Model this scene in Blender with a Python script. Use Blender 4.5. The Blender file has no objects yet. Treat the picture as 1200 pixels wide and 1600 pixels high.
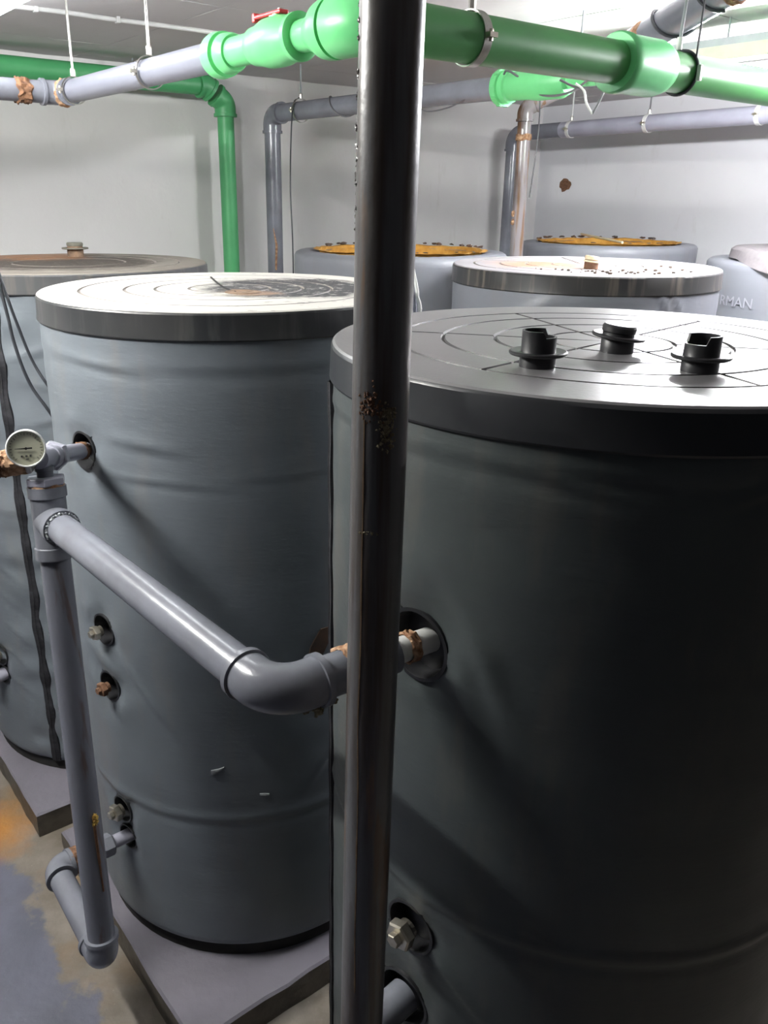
import bpy, math, random
from math import sin, cos, pi, radians, atan2, sqrt, exp
from mathutils import Vector, Matrix, noise
random.seed(7)
V = Vector
SC = bpy.context.scene
COL = SC.collection

# ------------------------------------------------------------------ camera
CAMZ = 2.24
pitch, roll = radians(20.8), 0.011
fw = V((0, cos(pitch), -sin(pitch)))
rt0, up0 = V((1, 0, 0)), V((0, sin(pitch), cos(pitch)))
rt = rt0*cos(roll) + up0*sin(roll)
up = up0*cos(roll) - rt0*sin(roll)
cd = bpy.data.cameras.new('camera')
cam = bpy.data.objects.new('camera', cd); COL.objects.link(cam)
cam.matrix_world = Matrix(((rt.x, up.x, -fw.x, 0), (rt.y, up.y, -fw.y, 0), (rt.z, up.z, -fw.z, CAMZ), (0, 0, 0, 1)))
cd.sensor_fit = 'VERTICAL'; cd.sensor_height = 36; cd.lens = 36*1300/1600; cd.shift_x = 0.025
cd.clip_start = 0.02
SC.camera = cam

# ------------------------------------------------------------------ world, exposure
wd = bpy.data.worlds.new('world'); SC.world = wd; wd.use_nodes = True
wd.node_tree.nodes['Background'].inputs[0].default_value = (0.75, 0.85, 1, 1)
wd.node_tree.nodes['Background'].inputs[1].default_value = 0.004
SC.view_settings.view_transform = 'Standard'; SC.view_settings.look = 'None'
SC.view_settings.exposure = 1.42; SC.view_settings.gamma = 1.0
SC.view_settings.use_curve_mapping = False
TUBE_LEFT, TUBE_RIGHT, TUBE_WALK = 17.0, 200.0, 165.0          # emission of the fluorescent tubes

# room axes: U runs along the left wall to the far corner, W along the right wall towards the viewer
U = V((0.788, 0.616, 0)); W = V((0.616, -0.788, 0)); Z = V((0, 0, 1))
CORNER = V((1.30, 6.626, 0)); CEIL = 2.86

# ------------------------------------------------------------------ materials
def mat(name, rough=0.5, metal=0.0, spec=0.5, coat=0.0):
    m = bpy.data.materials.new(name); m.use_nodes = True
    n = m.node_tree.nodes; b = n['Principled BSDF']
    b.inputs['Roughness'].default_value = rough; b.inputs['Metallic'].default_value = metal
    b.inputs['Specular IOR Level'].default_value = spec; b.inputs['Coat Weight'].default_value = coat
    b.inputs['Coat Roughness'].default_value = 0.12
    return m, m.node_tree, b
def nd(t, kind, **kw):
    n = t.nodes.new(kind)
    for k, v in kw.items():
        if k in n.inputs: n.inputs[k].default_value = v
        else: setattr(n, k, v)
    return n
def coords(t, scale=(1, 1, 1), loc=(0, 0, 0), world=False):
    tc = nd(t, 'ShaderNodeNewGeometry' if world else 'ShaderNodeTexCoord')
    mp = nd(t, 'ShaderNodeMapping'); mp.inputs['Scale'].default_value = scale; mp.inputs['Location'].default_value = loc
    t.links.new(tc.outputs['Position' if world else 'Object'], mp.inputs[0]); return mp.outputs[0]
def noise_n(t, vec, scale, detail=4, rough=0.55, dist=0.0):
    n = nd(t, 'ShaderNodeTexNoise'); n.inputs['Scale'].default_value = scale; n.inputs['Detail'].default_value = detail
    n.inputs['Roughness'].default_value = rough; n.inputs['Distortion'].default_value = dist
    t.links.new(vec, n.inputs['Vector']); return n.outputs[0]
def ramp(t, fac, stops):
    r = nd(t, 'ShaderNodeValToRGB'); e = r.color_ramp.elements
    while len(e) < len(stops): e.new(0.5)
    for i, (p, c) in enumerate(stops):
        e[i].position = p; e[i].color = (*c, 1) if not isinstance(c, float) else (c, c, c, 1)
    t.links.new(fac, r.inputs[0]); return r.outputs[0]
def mix(t, fac, a, b):
    m = nd(t, 'ShaderNodeMix', data_type='RGBA')
    for sock, val in ((m.inputs[0], fac), (m.inputs[6], a), (m.inputs[7], b)):
        if hasattr(val, 'node'): t.links.new(val, sock)
        else: sock.default_value = val if isinstance(val, (int, float)) else (*val, 1)
    return m.outputs[2]
def mth(t, op, a, b=0.0, c=None):
    m = nd(t, 'ShaderNodeMath', operation=op)
    for i, val in enumerate((a, b) if c is None else (a, b, c)):
        if hasattr(val, 'node'): t.links.new(val, m.inputs[i])
        else: m.inputs[i].default_value = val
    return m.outputs[0]
def bump(t, b, h, dist=0.002, strength=0.5):
    n = nd(t, 'ShaderNodeBump'); n.inputs['Distance'].default_value = dist; n.inputs['Strength'].default_value = strength
    t.links.new(h, n.inputs['Height']); t.links.new(n.outputs[0], b.inputs['Normal'])
def simple(name, c1, c2=None, rough=0.5, metal=0.0, scale=12, spec=0.5, coat=0.0, bmp=0.0, bscale=60, stretch=(1, 1, 1), lo=0.35, hi=0.65):
    m, t, b = mat(name, rough, metal, spec, coat)
    v = coords(t, stretch)
    c2 = c2 or tuple(x*0.85 for x in c1)
    t.links.new(ramp(t, noise_n(t, v, scale), [(lo, c1), (hi, c2)]), b.inputs['Base Color'])
    if bmp: bump(t, b, noise_n(t, v, bscale, 3), bmp, 0.6)
    return m
def emit(name, col, st):
    m = bpy.data.materials.new(name); m.use_nodes = True; t = m.node_tree; t.nodes.clear()
    e = nd(t, 'ShaderNodeEmission'); e.inputs[0].default_value = (*col, 1); e.inputs[1].default_value = st
    o = nd(t, 'ShaderNodeOutputMaterial'); t.links.new(e.outputs[0], o.inputs[0]); return m

M = {}
M['pvc'] = simple('grey_pvc', (0.20, 0.21, 0.245), (0.16, 0.165, 0.19), 0.24, scale=9, bmp=0.0006, bscale=30)
M['pvc_mid'] = simple('mid_grey_pvc', (0.19, 0.195, 0.235), (0.16, 0.165, 0.20), 0.3, scale=5)
M['pvc_light'] = simple('light_grey_pvc', (0.36, 0.36, 0.43), (0.31, 0.31, 0.37), 0.28, scale=7)
M['ppr'] = simple('green_ppr', (0.075, 0.30, 0.085), (0.065, 0.265, 0.075), 0.38, scale=6)
M['ppr_mid'] = simple('mid_green_ppr', (0.085, 0.40, 0.155), (0.075, 0.35, 0.135), 0.45, scale=6)
M['ppr_lit'] = simple('lit_green_ppr', (0.16, 0.62, 0.24), (0.14, 0.56, 0.21), 0.36, scale=8)  # lighter copy of the green: lamp glare on the left leg put into colour
M['red'] = simple('red_plastic', (0.55, 0.03, 0.035), (0.48, 0.02, 0.03), 0.35)
M['black_pl'] = simple('black_plastic', (0.012, 0.012, 0.014), (0.02, 0.02, 0.022), 0.38, scale=20)
M['gap_shade'] = simple('shadow_gap_black', (0.01, 0.01, 0.01), (0.02, 0.018, 0.016), 0.9)  # near-black colour stands for the shadow gap below the jackets
M['zipper'] = simple('black_zipper_tape', (0.006, 0.006, 0.009), (0.024, 0.024, 0.030), 0.75, scale=14, stretch=(1, 1, 2.2), lo=0.45, hi=0.75, bmp=0.002, bscale=90)
M['steel'] = simple('galvanised_steel', (0.50, 0.49, 0.46), (0.34, 0.32, 0.29), 0.33, 1.0, scale=30)
M['bolt'] = simple('plated_bolt', (0.62, 0.58, 0.50), (0.42, 0.38, 0.30), 0.28, 0.9, scale=25)
M['rust_bolt'] = simple('rusty_bolt', (0.20, 0.10, 0.055), (0.11, 0.055, 0.03), 0.8, 0.2, scale=60, bmp=0.001)
M['rust'] = simple('rust_crust', (0.25, 0.125, 0.065), (0.11, 0.055, 0.032), 0.9, scale=55, bmp=0.004, bscale=70)
M['rust_pale'] = simple('pale_rust_crust', (0.48, 0.31, 0.19), (0.22, 0.10, 0.045), 0.85, scale=70, bmp=0.003, bscale=90)
M['brass'] = simple('yellow_sealant', (0.62, 0.42, 0.10), (0.30, 0.16, 0.03), 0.45, scale=50, bmp=0.002)
M['crust'] = simple('grey_mineral_crust', (0.30, 0.26, 0.17), (0.12, 0.09, 0.05), 0.85, scale=90, bmp=0.004, bscale=90)
M['wire'] = simple('dark_cable', (0.035, 0.038, 0.045), None, 0.5)
M['wire_thin'] = simple('grey_cable', (0.12, 0.12, 0.13), None, 0.5)
M['white_pl'] = simple('white_plastic', (0.72, 0.72, 0.70), (0.62, 0.62, 0.60), 0.4)
M['cream'] = simple('cream_lamp_housing', (0.66, 0.64, 0.54), (0.58, 0.56, 0.47), 0.35)
M['lamp_grey'] = simple('grey_lamp_top', (0.34, 0.36, 0.38), None, 0.4)
M['foam'] = simple('yellow_foam', (0.56, 0.31, 0.07), (0.42, 0.20, 0.03), 0.95, scale=30, bmp=0.006, bscale=45)
M['run'] = simple('tan_rust_run', (0.20, 0.13, 0.075), (0.10, 0.06, 0.035), 0.7, scale=40)
M['hub'] = simple('brown_residue', (0.26, 0.17, 0.11), (0.12, 0.08, 0.055), 0.8, scale=40)
M['dirt'] = simple('dark_dirt', (0.12, 0.08, 0.055), (0.06, 0.05, 0.04), 0.9)
M['dial'] = simple('aged_dial', (0.74, 0.74, 0.58), (0.66, 0.66, 0.50), 0.45, scale=20)
M['ink'] = simple('black_ink', (0.01, 0.01, 0.01), None, 0.5)
M['ink_grey'] = simple('faded_ink', (0.10, 0.10, 0.09), None, 0.5)
M['gauge_case'] = simple('white_painted_case', (0.82, 0.82, 0.80), (0.66, 0.66, 0.64), 0.3)
M['lettering'] = simple('pale_lettering', (0.36, 0.36, 0.41), None, 0.6)
M['tape'] = simple('brown_tape', (0.10, 0.055, 0.035), (0.05, 0.04, 0.035), 0.45, scale=18)
M['paint_drop'] = simple('white_paint_drop', (0.34, 0.36, 0.37), (0.2, 0.21, 0.22), 0.5, scale=50)
M['glue'] = simple('pale_glue', (0.8, 0.8, 0.75), None, 0.3)

def jacket_mat(name, col, dirt, warm=(0.25, 0.2, 0.15), amt=0.25):
    m, t, b = mat(name, 0.42, 0, 0.5)
    v = coords(t)
    n1 = noise_n(t, v, 2.4, 5)
    base = mix(t, ramp(t, n1, [(0.35, 0.0), (0.75, 1.0)]), col, dirt)
    n2 = noise_n(t, coords(t, (3, 3, 0.7)), 3.2, 6, 0.6)
    base = mix(t, mth(t, 'MULTIPLY', ramp(t, n2, [(0.55, 0.0), (0.8, 1.0)]), amt), base, warm)
    t.links.new(base, b.inputs['Base Color'])
    t.links.new(ramp(t, n2, [(0.3, 0.38), (0.8, 0.55)]), b.inputs['Roughness'])
    bump(t, b, noise_n(t, coords(t, (1, 1, 4)), 22, 3), 0.0012, 0.5)
    return m
M['jacket'] = jacket_mat('grey_vinyl_jacket', (0.140, 0.160, 0.182), (0.120, 0.137, 0.152))
M['jacket_shaded'] = jacket_mat('shaded_grey_vinyl_jacket', (0.070, 0.082, 0.083), (0.058, 0.067, 0.069))  # same grey vinyl, the shade on the front tank put into its colour
M['jacket_light'] = jacket_mat('light_grey_vinyl_jacket', (0.22, 0.228, 0.26), (0.19, 0.20, 0.225))

def skirt_mat(name, c1, c2, streak=0.0, streak_col=(0.3, 0.26, 0.2)):
    m, t, b = mat(name, 0.34, 0, 0.5)
    v = coords(t, (1, 1, 0.35))
    base = mix(t, ramp(t, noise_n(t, v, 6, 5), [(0.4, 0.0), (0.7, 1.0)]), c1, c2)
    if streak:
        s = noise_n(t, coords(t, (1, 1, 0.06)), 34, 4)
        base = mix(t, mth(t, 'MULTIPLY', ramp(t, s, [(0.52, 0.0), (0.68, 1.0)]), streak), base, streak_col)
    t.links.new(base, b.inputs['Base Color']); return m
def top_mat(name, c1, c2, stain=None, stain_at=(0, 0), stain_r=0.2, rough=0.3, peel=None, peel_lo=0.5, peel_hi=0.53, dark=None, spec=0.5, dark_k=4.0):
    m, t, b = mat(name, rough, 0, spec)
    v = coords(t)
    base = mix(t, ramp(t, noise_n(t, v, 5, 6), [(0.35, 0.0), (0.7, 1.0)]), c1, c2)
    sep = nd(t, 'ShaderNodeSeparateXYZ'); t.links.new(v, sep.inputs[0])
    def rad(cx, cy):
        dx = mth(t, 'SUBTRACT', sep.outputs[0], cx); dy = mth(t, 'SUBTRACT', sep.outputs[1], cy)
        return mth(t, 'SQRT', mth(t, 'ADD', mth(t, 'MULTIPLY', dx, dx), mth(t, 'MULTIPLY', dy, dy)))
    wob = mth(t, 'MULTIPLY', mth(t, 'SUBTRACT', noise_n(t, v, 9, 6, 0.65), 0.5), 0.30)
    if dark:      # an area where the pale coat is gone
        dcol, dx, dy, dr = dark
        d = mth(t, 'ADD', rad(dx, dy), wob)
        mk = ramp(t, d, [(dr*0.85, 1.0), (dr*1.15, 0.0)])
        fl = ramp(t, noise_n(t, v, 42, 5, 0.7), [(0.56, 1.0), (0.66, 0.25)])
        mk = mth(t, 'MULTIPLY', mk, fl)
        base = mix(t, mk, base, dcol)
        t.links.new(ramp(t, mk, [(0.0, rough), (1.0, 0.6)]), b.inputs['Roughness'])
    if peel:
        pk = ramp(t, noise_n(t, coords(t, (1, 1, 1), (3, 1, 0)), 16, 7, 0.7), [(peel_lo, 0.0), (peel_hi, 1.0)])
        base = mix(t, mth(t, 'MULTIPLY', pk, 0.8), base, peel)
    if stain:
        d = mth(t, 'ADD', rad(*stain_at), wob)
        base = mix(t, mth(t, 'MULTIPLY', ramp(t, d, [(stain_r*0.4, 1.0), (stain_r, 0.0)]), 0.8), base, stain)
    t.links.new(base, b.inputs['Base Color'])
    bump(t, b, noise_n(t, v, 130, 3), 0.0012, 0.35)
    return m
M['skirt_front'] = skirt_mat('black_lid_skirt', (0.030, 0.032, 0.036), (0.040, 0.042, 0.045))
M['skirt_left'] = skirt_mat('dusty_black_lid_skirt', (0.022, 0.024, 0.027), (0.040, 0.040, 0.040), 0.25, (0.14, 0.14, 0.13))
M['skirt_streak'] = skirt_mat('streaked_black_lid_skirt', (0.035, 0.035, 0.037), (0.045, 0.042, 0.040), 0.6, (0.17, 0.145, 0.12))
M['skirt_back'] = skirt_mat('dark_grey_lid_skirt', (0.060, 0.062, 0.066), (0.075, 0.075, 0.078), 0.15)
M['groove'] = simple('dirty_groove', (0.03, 0.028, 0.03), (0.05, 0.045, 0.045), 0.5)
M['groove_pale'] = simple('faded_groove', (0.22, 0.20, 0.18), (0.15, 0.13, 0.12), 0.6)
M['top_front'] = top_mat('grey_glossy_lid_top', (0.24, 0.235, 0.24), (0.20, 0.195, 0.20), rough=0.30, spec=1.0, stain=(0.22, 0.215, 0.22), stain_at=(-0.05, -0.14), stain_r=0.10)
M['top_left'] = top_mat('white_flaking_lid_top', (0.68, 0.65, 0.60), (0.58, 0.55, 0.52), rough=0.35, stain=(0.34, 0.22, 0.15), stain_at=(0.07, -0.10), stain_r=0.08,
                        peel=(0.30, 0.28, 0.27), peel_lo=0.60, peel_hi=0.62, dark=((0.045, 0.045, 0.048), 0.17, 0.04, 0.25))
M['top_middle'] = top_mat('pale_lid_top', (0.45, 0.43, 0.45), (0.36, 0.34, 0.36), rough=0.33, stain=(0.55, 0.26, 0.14), stain_at=(-0.16, 0.0), stain_r=0.26)
M['top_back'] = top_mat('brown_stained_lid_top', (0.20, 0.18, 0.155), (0.15, 0.13, 0.11), rough=0.55, stain=(0.30, 0.13, 0.05), stain_at=(-0.22, 0.25), stain_r=0.25,
                        dark=((0.045, 0.035, 0.028), -0.05, 0.0, 0.36))
M['slab'] = simple('dusty_mauve_slab', (0.22, 0.20, 0.21), (0.16, 0.145, 0.155), 0.7, scale=10, bmp=0.002)

def pole_mat():
    m, t, b = mat('dark_steel_pipe', 0.34, 0, 0.7)
    v = coords(t, (1, 1, 0.05))
    s = noise_n(t, v, 40, 4)
    base = mix(t, ramp(t, s, [(0.45, 0.0), (0.62, 1.0)]), (0.115, 0.115, 0.120), (0.060, 0.043, 0.032))
    s2 = noise_n(t, coords(t, (1, 1, 0.10), (5, 2, 1)), 26, 5)
    base = mix(t, ramp(t, s2, [(0.62, 0.0), (0.68, 0.8)]), base, (0.16, 0.09, 0.045))
    t.links.new(base, b.inputs['Base Color'])
    bump(t, b, noise_n(t, coords(t), 60, 4), 0.0012, 0.5)
    return m
M['pole'] = pole_mat()
def stained_pipe(name, c, streak, lo=0.52):
    m, t, b = mat(name, 0.24, 0, 0.6)
    s = noise_n(t, coords(t, (1, 1, 0.08)), 30, 4)
    t.links.new(mix(t, ramp(t, s, [(lo, 0.0), (lo+0.1, 0.9)]), c, streak), b.inputs['Base Color']); return m
M['pvc_stained'] = stained_pipe('rust_streaked_pvc', (0.30, 0.27, 0.28), (0.22, 0.12, 0.06))
M['pvc_riser'] = stained_pipe('streaked_grey_pvc', (0.155, 0.16, 0.19), (0.12, 0.09, 0.085), 0.58)

def wall_mat(name, c1, c2):
    m, t, b = mat(name, 0.6, 0, 0.35)
    v = coords(t, world=True)
    base = mix(t, ramp(t, noise_n(t, v, 1.4, 6), [(0.35, 0.0), (0.7, 1.0)]), c1, c2)
    fine = ramp(t, noise_n(t, coords(t, (1, 1, 0.25), world=True), 9, 7, 0.7), [(0.60, 0.0), (0.75, 0.35)])
    base = mix(t, fine, base, (0.52, 0.50, 0.47))
    t.links.new(base, b.inputs['Base Color'])
    bump(t, b, noise_n(t, v, 14, 6), 0.006, 0.35)
    return m
M['wall'] = wall_mat('white_painted_wall', (0.74, 0.73, 0.72), (0.68, 0.67, 0.66))
M['wall_r'] = wall_mat('white_painted_wall_right', (0.70, 0.70, 0.72), (0.64, 0.64, 0.67))
M['ceiling'] = wall_mat('painted_ceiling_board', (0.62, 0.60, 0.60), (0.56, 0.54, 0.54))

def floor_mat():
    m, t, b = mat('painted_concrete_floor', 0.5, 0, 0.4)
    v = coords(t, world=True)
    conc = mix(t, ramp(t, noise_n(t, v, 7, 7, 0.65), [(0.35, 0.0), (0.68, 1.0)]), (0.15, 0.128, 0.10), (0.23, 0.205, 0.175))
    conc = mix(t, ramp(t, noise_n(t, v, 3.2, 5), [(0.52, 0.0), (0.68, 0.6)]), conc, (0.20, 0.12, 0.05))
    spk = ramp(t, noise_n(t, v, 70, 4, 0.7), [(0.66, 0.0), (0.72, 0.5)])
    conc = mix(t, spk, conc, (0.45, 0.42, 0.38))
    sep = nd(t, 'ShaderNodeSeparateXYZ'); t.links.new(v, sep.inputs[0])
    # painted area: everything on the viewer's side of a worn line that runs along the plinths
    d = mth(t, 'ADD', mth(t, 'MULTIPLY', sep.outputs[0], U.x), mth(t, 'MULTIPLY', sep.outputs[1], U.y))
    d = mth(t, 'ADD', d, mth(t, 'MULTIPLY', mth(t, 'SUBTRACT', noise_n(t, v, 6, 7, 0.6), 0.5), 0.34))
    pm = ramp(t, d, [(0.455, 1.0), (0.485, 0.0)])
    paint = mix(t, ramp(t, noise_n(t, v, 5, 5), [(0.40, 0.0), (0.65, 1.0)]), (0.125, 0.13, 0.17), (0.10, 0.105, 0.135))
    paint = mix(t, ramp(t, noise_n(t, v, 38, 3, 0.6), [(0.74, 0.0), (0.76, 0.8)]), paint, (0.5, 0.5, 0.5))
    base = mix(t, pm, conc, paint)
    # rust pool by the rear plinth
    dx = mth(t, 'SUBTRACT', sep.outputs[0], -1.36); dy = mth(t, 'SUBTRACT', sep.outputs[1], 2.47)
    r = mth(t, 'SQRT', mth(t, 'ADD', mth(t, 'MULTIPLY', dx, dx), mth(t, 'MULTIPLY', dy, dy)))
    r = mth(t, 'ADD', r, mth(t, 'MULTIPLY', mth(t, 'SUBTRACT', noise_n(t, v, 12, 5), 0.5), 0.2))
    base = mix(t, ramp(t, r, [(0.04, 0.85), (0.20, 0.0)]), base, (0.42, 0.18, 0.03))
    t.links.new(base, b.inputs['Base Color'])
    bump(t, b, noise_n(t, v, 30, 6), 0.006, 0.5)
    return m
M['floor'] = floor_mat()
def plinth_mat():
    m, t, b = mat('grey_painted_plinth', 0.45, 0, 0.4)
    v = coords(t, world=True)
    base = mix(t, ramp(t, noise_n(t, v, 4, 6), [(0.35, 0.0), (0.7, 1.0)]), (0.175, 0.165, 0.195), (0.145, 0.138, 0.16))
    g = nd(t, 'ShaderNodeNewGeometry'); s = nd(t, 'ShaderNodeSeparateXYZ'); t.links.new(g.outputs['True Normal'], s.inputs[0])
    side = mix(t, ramp(t, noise_n(t, v, 14, 6), [(0.4, 0.0), (0.65, 1.0)]), (0.10, 0.088, 0.072), (0.055, 0.048, 0.042))
    base = mix(t, mth(t, 'GREATER_THAN', s.outputs[2], 0.5), side, base)   # bare concrete sides, painted top
    t.links.new(base, b.inputs['Base Color']); bump(t, b, noise_n(t, v, 24, 6), 0.005, 0.5)
    return m
M['plinth'] = plinth_mat()
M['tube_l'] = emit('left_tube_glow', (0.93, 0.96, 1.0), TUBE_LEFT)
M['tube_w'] = emit('walkway_tube_glow', (0.95, 0.95, 0.92), TUBE_WALK)
M['tube_r'] = emit('right_tube_glow', (0.96, 0.96, 1.0), TUBE_RIGHT)

# ------------------------------------------------------------------ helpers
def world_loc(o):
    p = V((0, 0, 0))
    while o is not None: p = p + o.location; o = o.parent
    return p
def obj(name, vs, fs, m, parent=None, smooth=True, loc=None, mats=None, fmat=None, sharp=35):
    """one mesh object; vertices are given in world space"""
    me = bpy.data.meshes.new(name)
    off = world_loc(parent) if parent is not None else V((0, 0, 0))
    if loc is not None: off = V(loc)
    me.from_pydata([tuple(V(v)-off) for v in vs], [], fs)
    me.materials.append(m)
    for x in (mats or []): me.materials.append(x)
    if fmat: me.polygons.foreach_set('material_index', fmat)
    me.polygons.foreach_set('use_smooth', [smooth]*len(me.polygons))
    me.update()
    if smooth:
        try: me.set_sharp_from_angle(angle=radians(sharp))
        except Exception: pass
    o = bpy.data.objects.new(name, me); COL.objects.link(o)
    if parent is not None: o.parent = parent
    elif loc is not None: o.location = loc
    return o
def tag(o, label, cat, group=None, kind=None):
    o['label'] = label
    if cat: o['category'] = cat
    if group: o['group'] = group
    if kind: o['kind'] = kind
    return o
def thing(name, label, cat, loc, group=None):
    o = bpy.data.objects.new(name, None); COL.objects.link(o); o.location = loc
    o.empty_display_size = 0.1
    return tag(o, label, cat, group)
def structure(o): o['kind'] = 'structure'; return o

def frame(d):
    d = d.normalized(); a = V((0, 0, 1)) if abs(d.z) < 0.9 else V((1, 0, 0))
    x = a.cross(d).normalized(); return x, d.cross(x)
def tube_data(pts, radii, seg=24, caps=True, flat=None):
    """generalised tube along pts; radii one number or one per point"""
    pts = [V(p) for p in pts]; n = len(pts)
    if not hasattr(radii, '__len__'): radii = [radii]*n
    vs, fs = [], []
    d0 = (pts[1]-pts[0]).normalized(); x, y = frame(d0); prev = d0
    for i, p in enumerate(pts):
        if i == 0: d = d0
        elif i == n-1: d = (pts[i]-pts[i-1]).normalized()
        else:
            a, b = (pts[i]-pts[i-1]), (pts[i+1]-pts[i])
            a = a.normalized() if a.length > 1e-9 else prev
            b = b.normalized() if b.length > 1e-9 else a
            d = (a+b).normalized()
        q = prev.rotation_difference(d); x = q @ x; y = q @ y; prev = d
        for k in range(seg):
            t = 2*pi*k/seg
            vs.append(p + (x*cos(t)+y*sin(t))*radii[i])
    for i in range(n-1):
        for k in range(seg):
            a = i*seg+k; b = i*seg+(k+1) % seg
            fs.append((a, b, b+seg, a+seg))
    if caps:
        fs.append(tuple(range(seg))[::-1]); fs.append(tuple((n-1)*seg+k for k in range(seg)))
    return vs, fs
def tube(name, pts, r, m, parent=None, seg=24, caps=True, **kw):
    vs, fs = tube_data(pts, r, seg, caps); return obj(name, vs, fs, m, parent, **kw)
def turned(name, origin, axis, prof, m, parent=None, seg=28, **kw):
    """solid of revolution: prof = [(distance along axis, radius)]"""
    origin, axis = V(origin), V(axis).normalized(); x, y = frame(axis)
    vs, fs = [], []
    for (s, r) in prof:
        for k in range(seg):
            t = 2*pi*k/seg; vs.append(origin+axis*s+(x*cos(t)+y*sin(t))*max(r, 1e-5))
    n = len(prof)
    for i in range(n-1):
        for k in range(seg):
            a = i*seg+k; b = i*seg+(k+1) % seg; fs.append((a, b, b+seg, a+seg))
    fs.append(tuple(range(seg))[::-1]); fs.append(tuple((n-1)*seg+k for k in range(seg)))
    return obj(name, vs, fs, m, parent, **kw)
def join(parts):
    vs, fs = [], []
    for v, f in parts:
        o = len(vs); vs += list(v); fs += [tuple(i+o for i in q) for q in f]
    return vs, fs
def box_data(c, ax, ay, az):
    c = V(c); vs = [c+ax*i+ay*j+az*k for i in (-1, 1) for j in (-1, 1) for k in (-1, 1)]
    return vs, [(0, 1, 3, 2), (4, 6, 7, 5), (0, 4, 5, 1), (2, 3, 7, 6), (0, 2, 6, 4), (1, 5, 7, 3)]
def box(name, c, ax, ay, az, m, parent=None, bev=0.0, **kw):
    vs, fs = box_data(c, ax, ay, az); o = obj(name, vs, fs, m, parent, smooth=False, **kw)
    if bev:
        b = o.modifiers.new('bevel', 'BEVEL'); b.width = bev; b.segments = 2
    return o
def hexnut(origin, axis, h, r, hole=0.0, ch=0.12):
    """chamfered hexagonal prism"""
    origin, axis = V(origin), V(axis).normalized(); x, y = frame(axis)
    vs, fs = [], []
    for (s, q) in ((0, 1-ch), (h*0.15, 1), (h*0.85, 1), (h, 1-ch)):
        for k in range(6):
            t = pi/3*k+0.3; vs.append(origin+axis*s+(x*cos(t)+y*sin(t))*r*q)
    for i in range(3):
        for k in range(6):
            a = i*6+k; b = i*6+(k+1) % 6; fs.append((a, b, b+6, a+6))
    fs.append((5, 4, 3, 2, 1, 0)); fs.append(tuple(18+k for k in range(6)))
    return vs, fs
def arc(p0, c, p1, rad, n=10):
    """fillet of corner c between directions to p0 and p1: tangent points and arc points"""
    p0, c, p1 = V(p0), V(c), V(p1)
    a = (p0-c).normalized(); b = (p1-c).normalized(); ang = a.angle(b)
    t = rad/math.tan(ang/2); ta, tb = c+a*t, c+b*t
    cen = c+(a+b).normalized()*(rad/sin(ang/2))
    va, vb = ta-cen, tb-cen; tot = va.angle(vb)
    axis = va.cross(vb).normalized()
    return [cen+(Matrix.Rotation(tot*i/n, 3, axis) @ va) for i in range(n+1)]
def elbow(p0, c, p1, r, m, parent, bend=1.25, sleeve=1.15, ext=0.9, collar=True, seg=28, name='elbow', n=10):
    """socket elbow: swept body, longer straight sockets and raised rims"""
    c = V(c); a = (V(p0)-c).normalized(); b = (V(p1)-c).normalized()
    pts = arc(p0, c, p1, r*bend, n)
    R = r*sleeve
    path = [pts[0]+a*r*ext, pts[0]+a*r*(ext-0.32), pts[0]+a*r*(ext-0.34)] + pts + [pts[-1]+b*r*(ext-0.34), pts[-1]+b*r*(ext-0.32), pts[-1]+b*r*ext]
    k = 1.10 if collar else 1.0
    rr = [R*k, R*k, R] + [R]*len(pts) + [R, R*k, R*k]
    return tube(name, path, rr, m, parent, seg=seg)
def rust_band(name, origin, axis, L, r, m, parent, amp=0.25, seed=0, seg=36, n=12, label=None):
    origin, axis = V(origin), V(axis).normalized(); x, y = frame(axis); vs, fs = [], []
    for i in range(n):
        for k in range(seg):
            t = 2*pi*k/seg; s = L*(i/(n-1))
            p = V((cos(t)*2.2, sin(t)*2.2, s/r*1.8+seed))
            e = noise.noise(p*1.3)*0.6 + noise.noise(p*3.1)*0.5
            f = 1.0 + amp*max(-0.1, e+0.15)*(1 if 0 < i < n-1 else 0)
            s2 = s + (noise.noise(V((cos(t)*2, sin(t)*2, seed+i*0.1)))*L*0.22)
            vs.append(origin+axis*s2+(x*cos(t)+y*sin(t))*r*(f if 0 < i < n-1 else 0.97))
    for i in range(n-1):
        for k in range(seg):
            a = i*seg+k; b = i*seg+(k+1) % seg; fs.append((a, b, b+seg, a+seg))
    o = obj(name, vs, fs, m, parent)
    if label: o['label'] = label
    return o
def blob_data(c, r, seed=0, sq=(1, 1, 1), nu=10, nv=7, amp=0.5):
    c = V(c); vs, fs = [], []
    for j in range(nv+1):
        ph = pi*j/nv
        for i in range(nu):
            t = 2*pi*i/nu; d = V((sin(ph)*cos(t), sin(ph)*sin(t), cos(ph)))
            f = 1+amp*noise.noise(d*1.9+V((seed*3.1, seed, 0)))
            vs.append(c+V((d.x*sq[0], d.y*sq[1], d.z*sq[2]))*r*f)
    for j in range(nv):
        for i in range(nu):
            a = j*nu+i; b = j*nu+(i+1) % nu; fs.append((a, b, b+nu, a+nu))
    return vs, fs
def curve_pts(ctrl, n=8):
    """Catmull-Rom through control points"""
    c = [V(p) for p in ctrl]; c = [c[0]*2-c[1]]+c+[c[-1]*2-c[-2]]; out = []
    for i in range(1, len(c)-2):
        for k in range(n):
            t = k/n
            out.append(0.5*((2*c[i])+(c[i+1]-c[i-1])*t+(2*c[i-1]-5*c[i]+4*c[i+1]-c[i+2])*t*t+(3*c[i]-c[i-1]-3*c[i+1]+c[i+2])*t**3))
    out.append(c[-2]); return out

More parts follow.
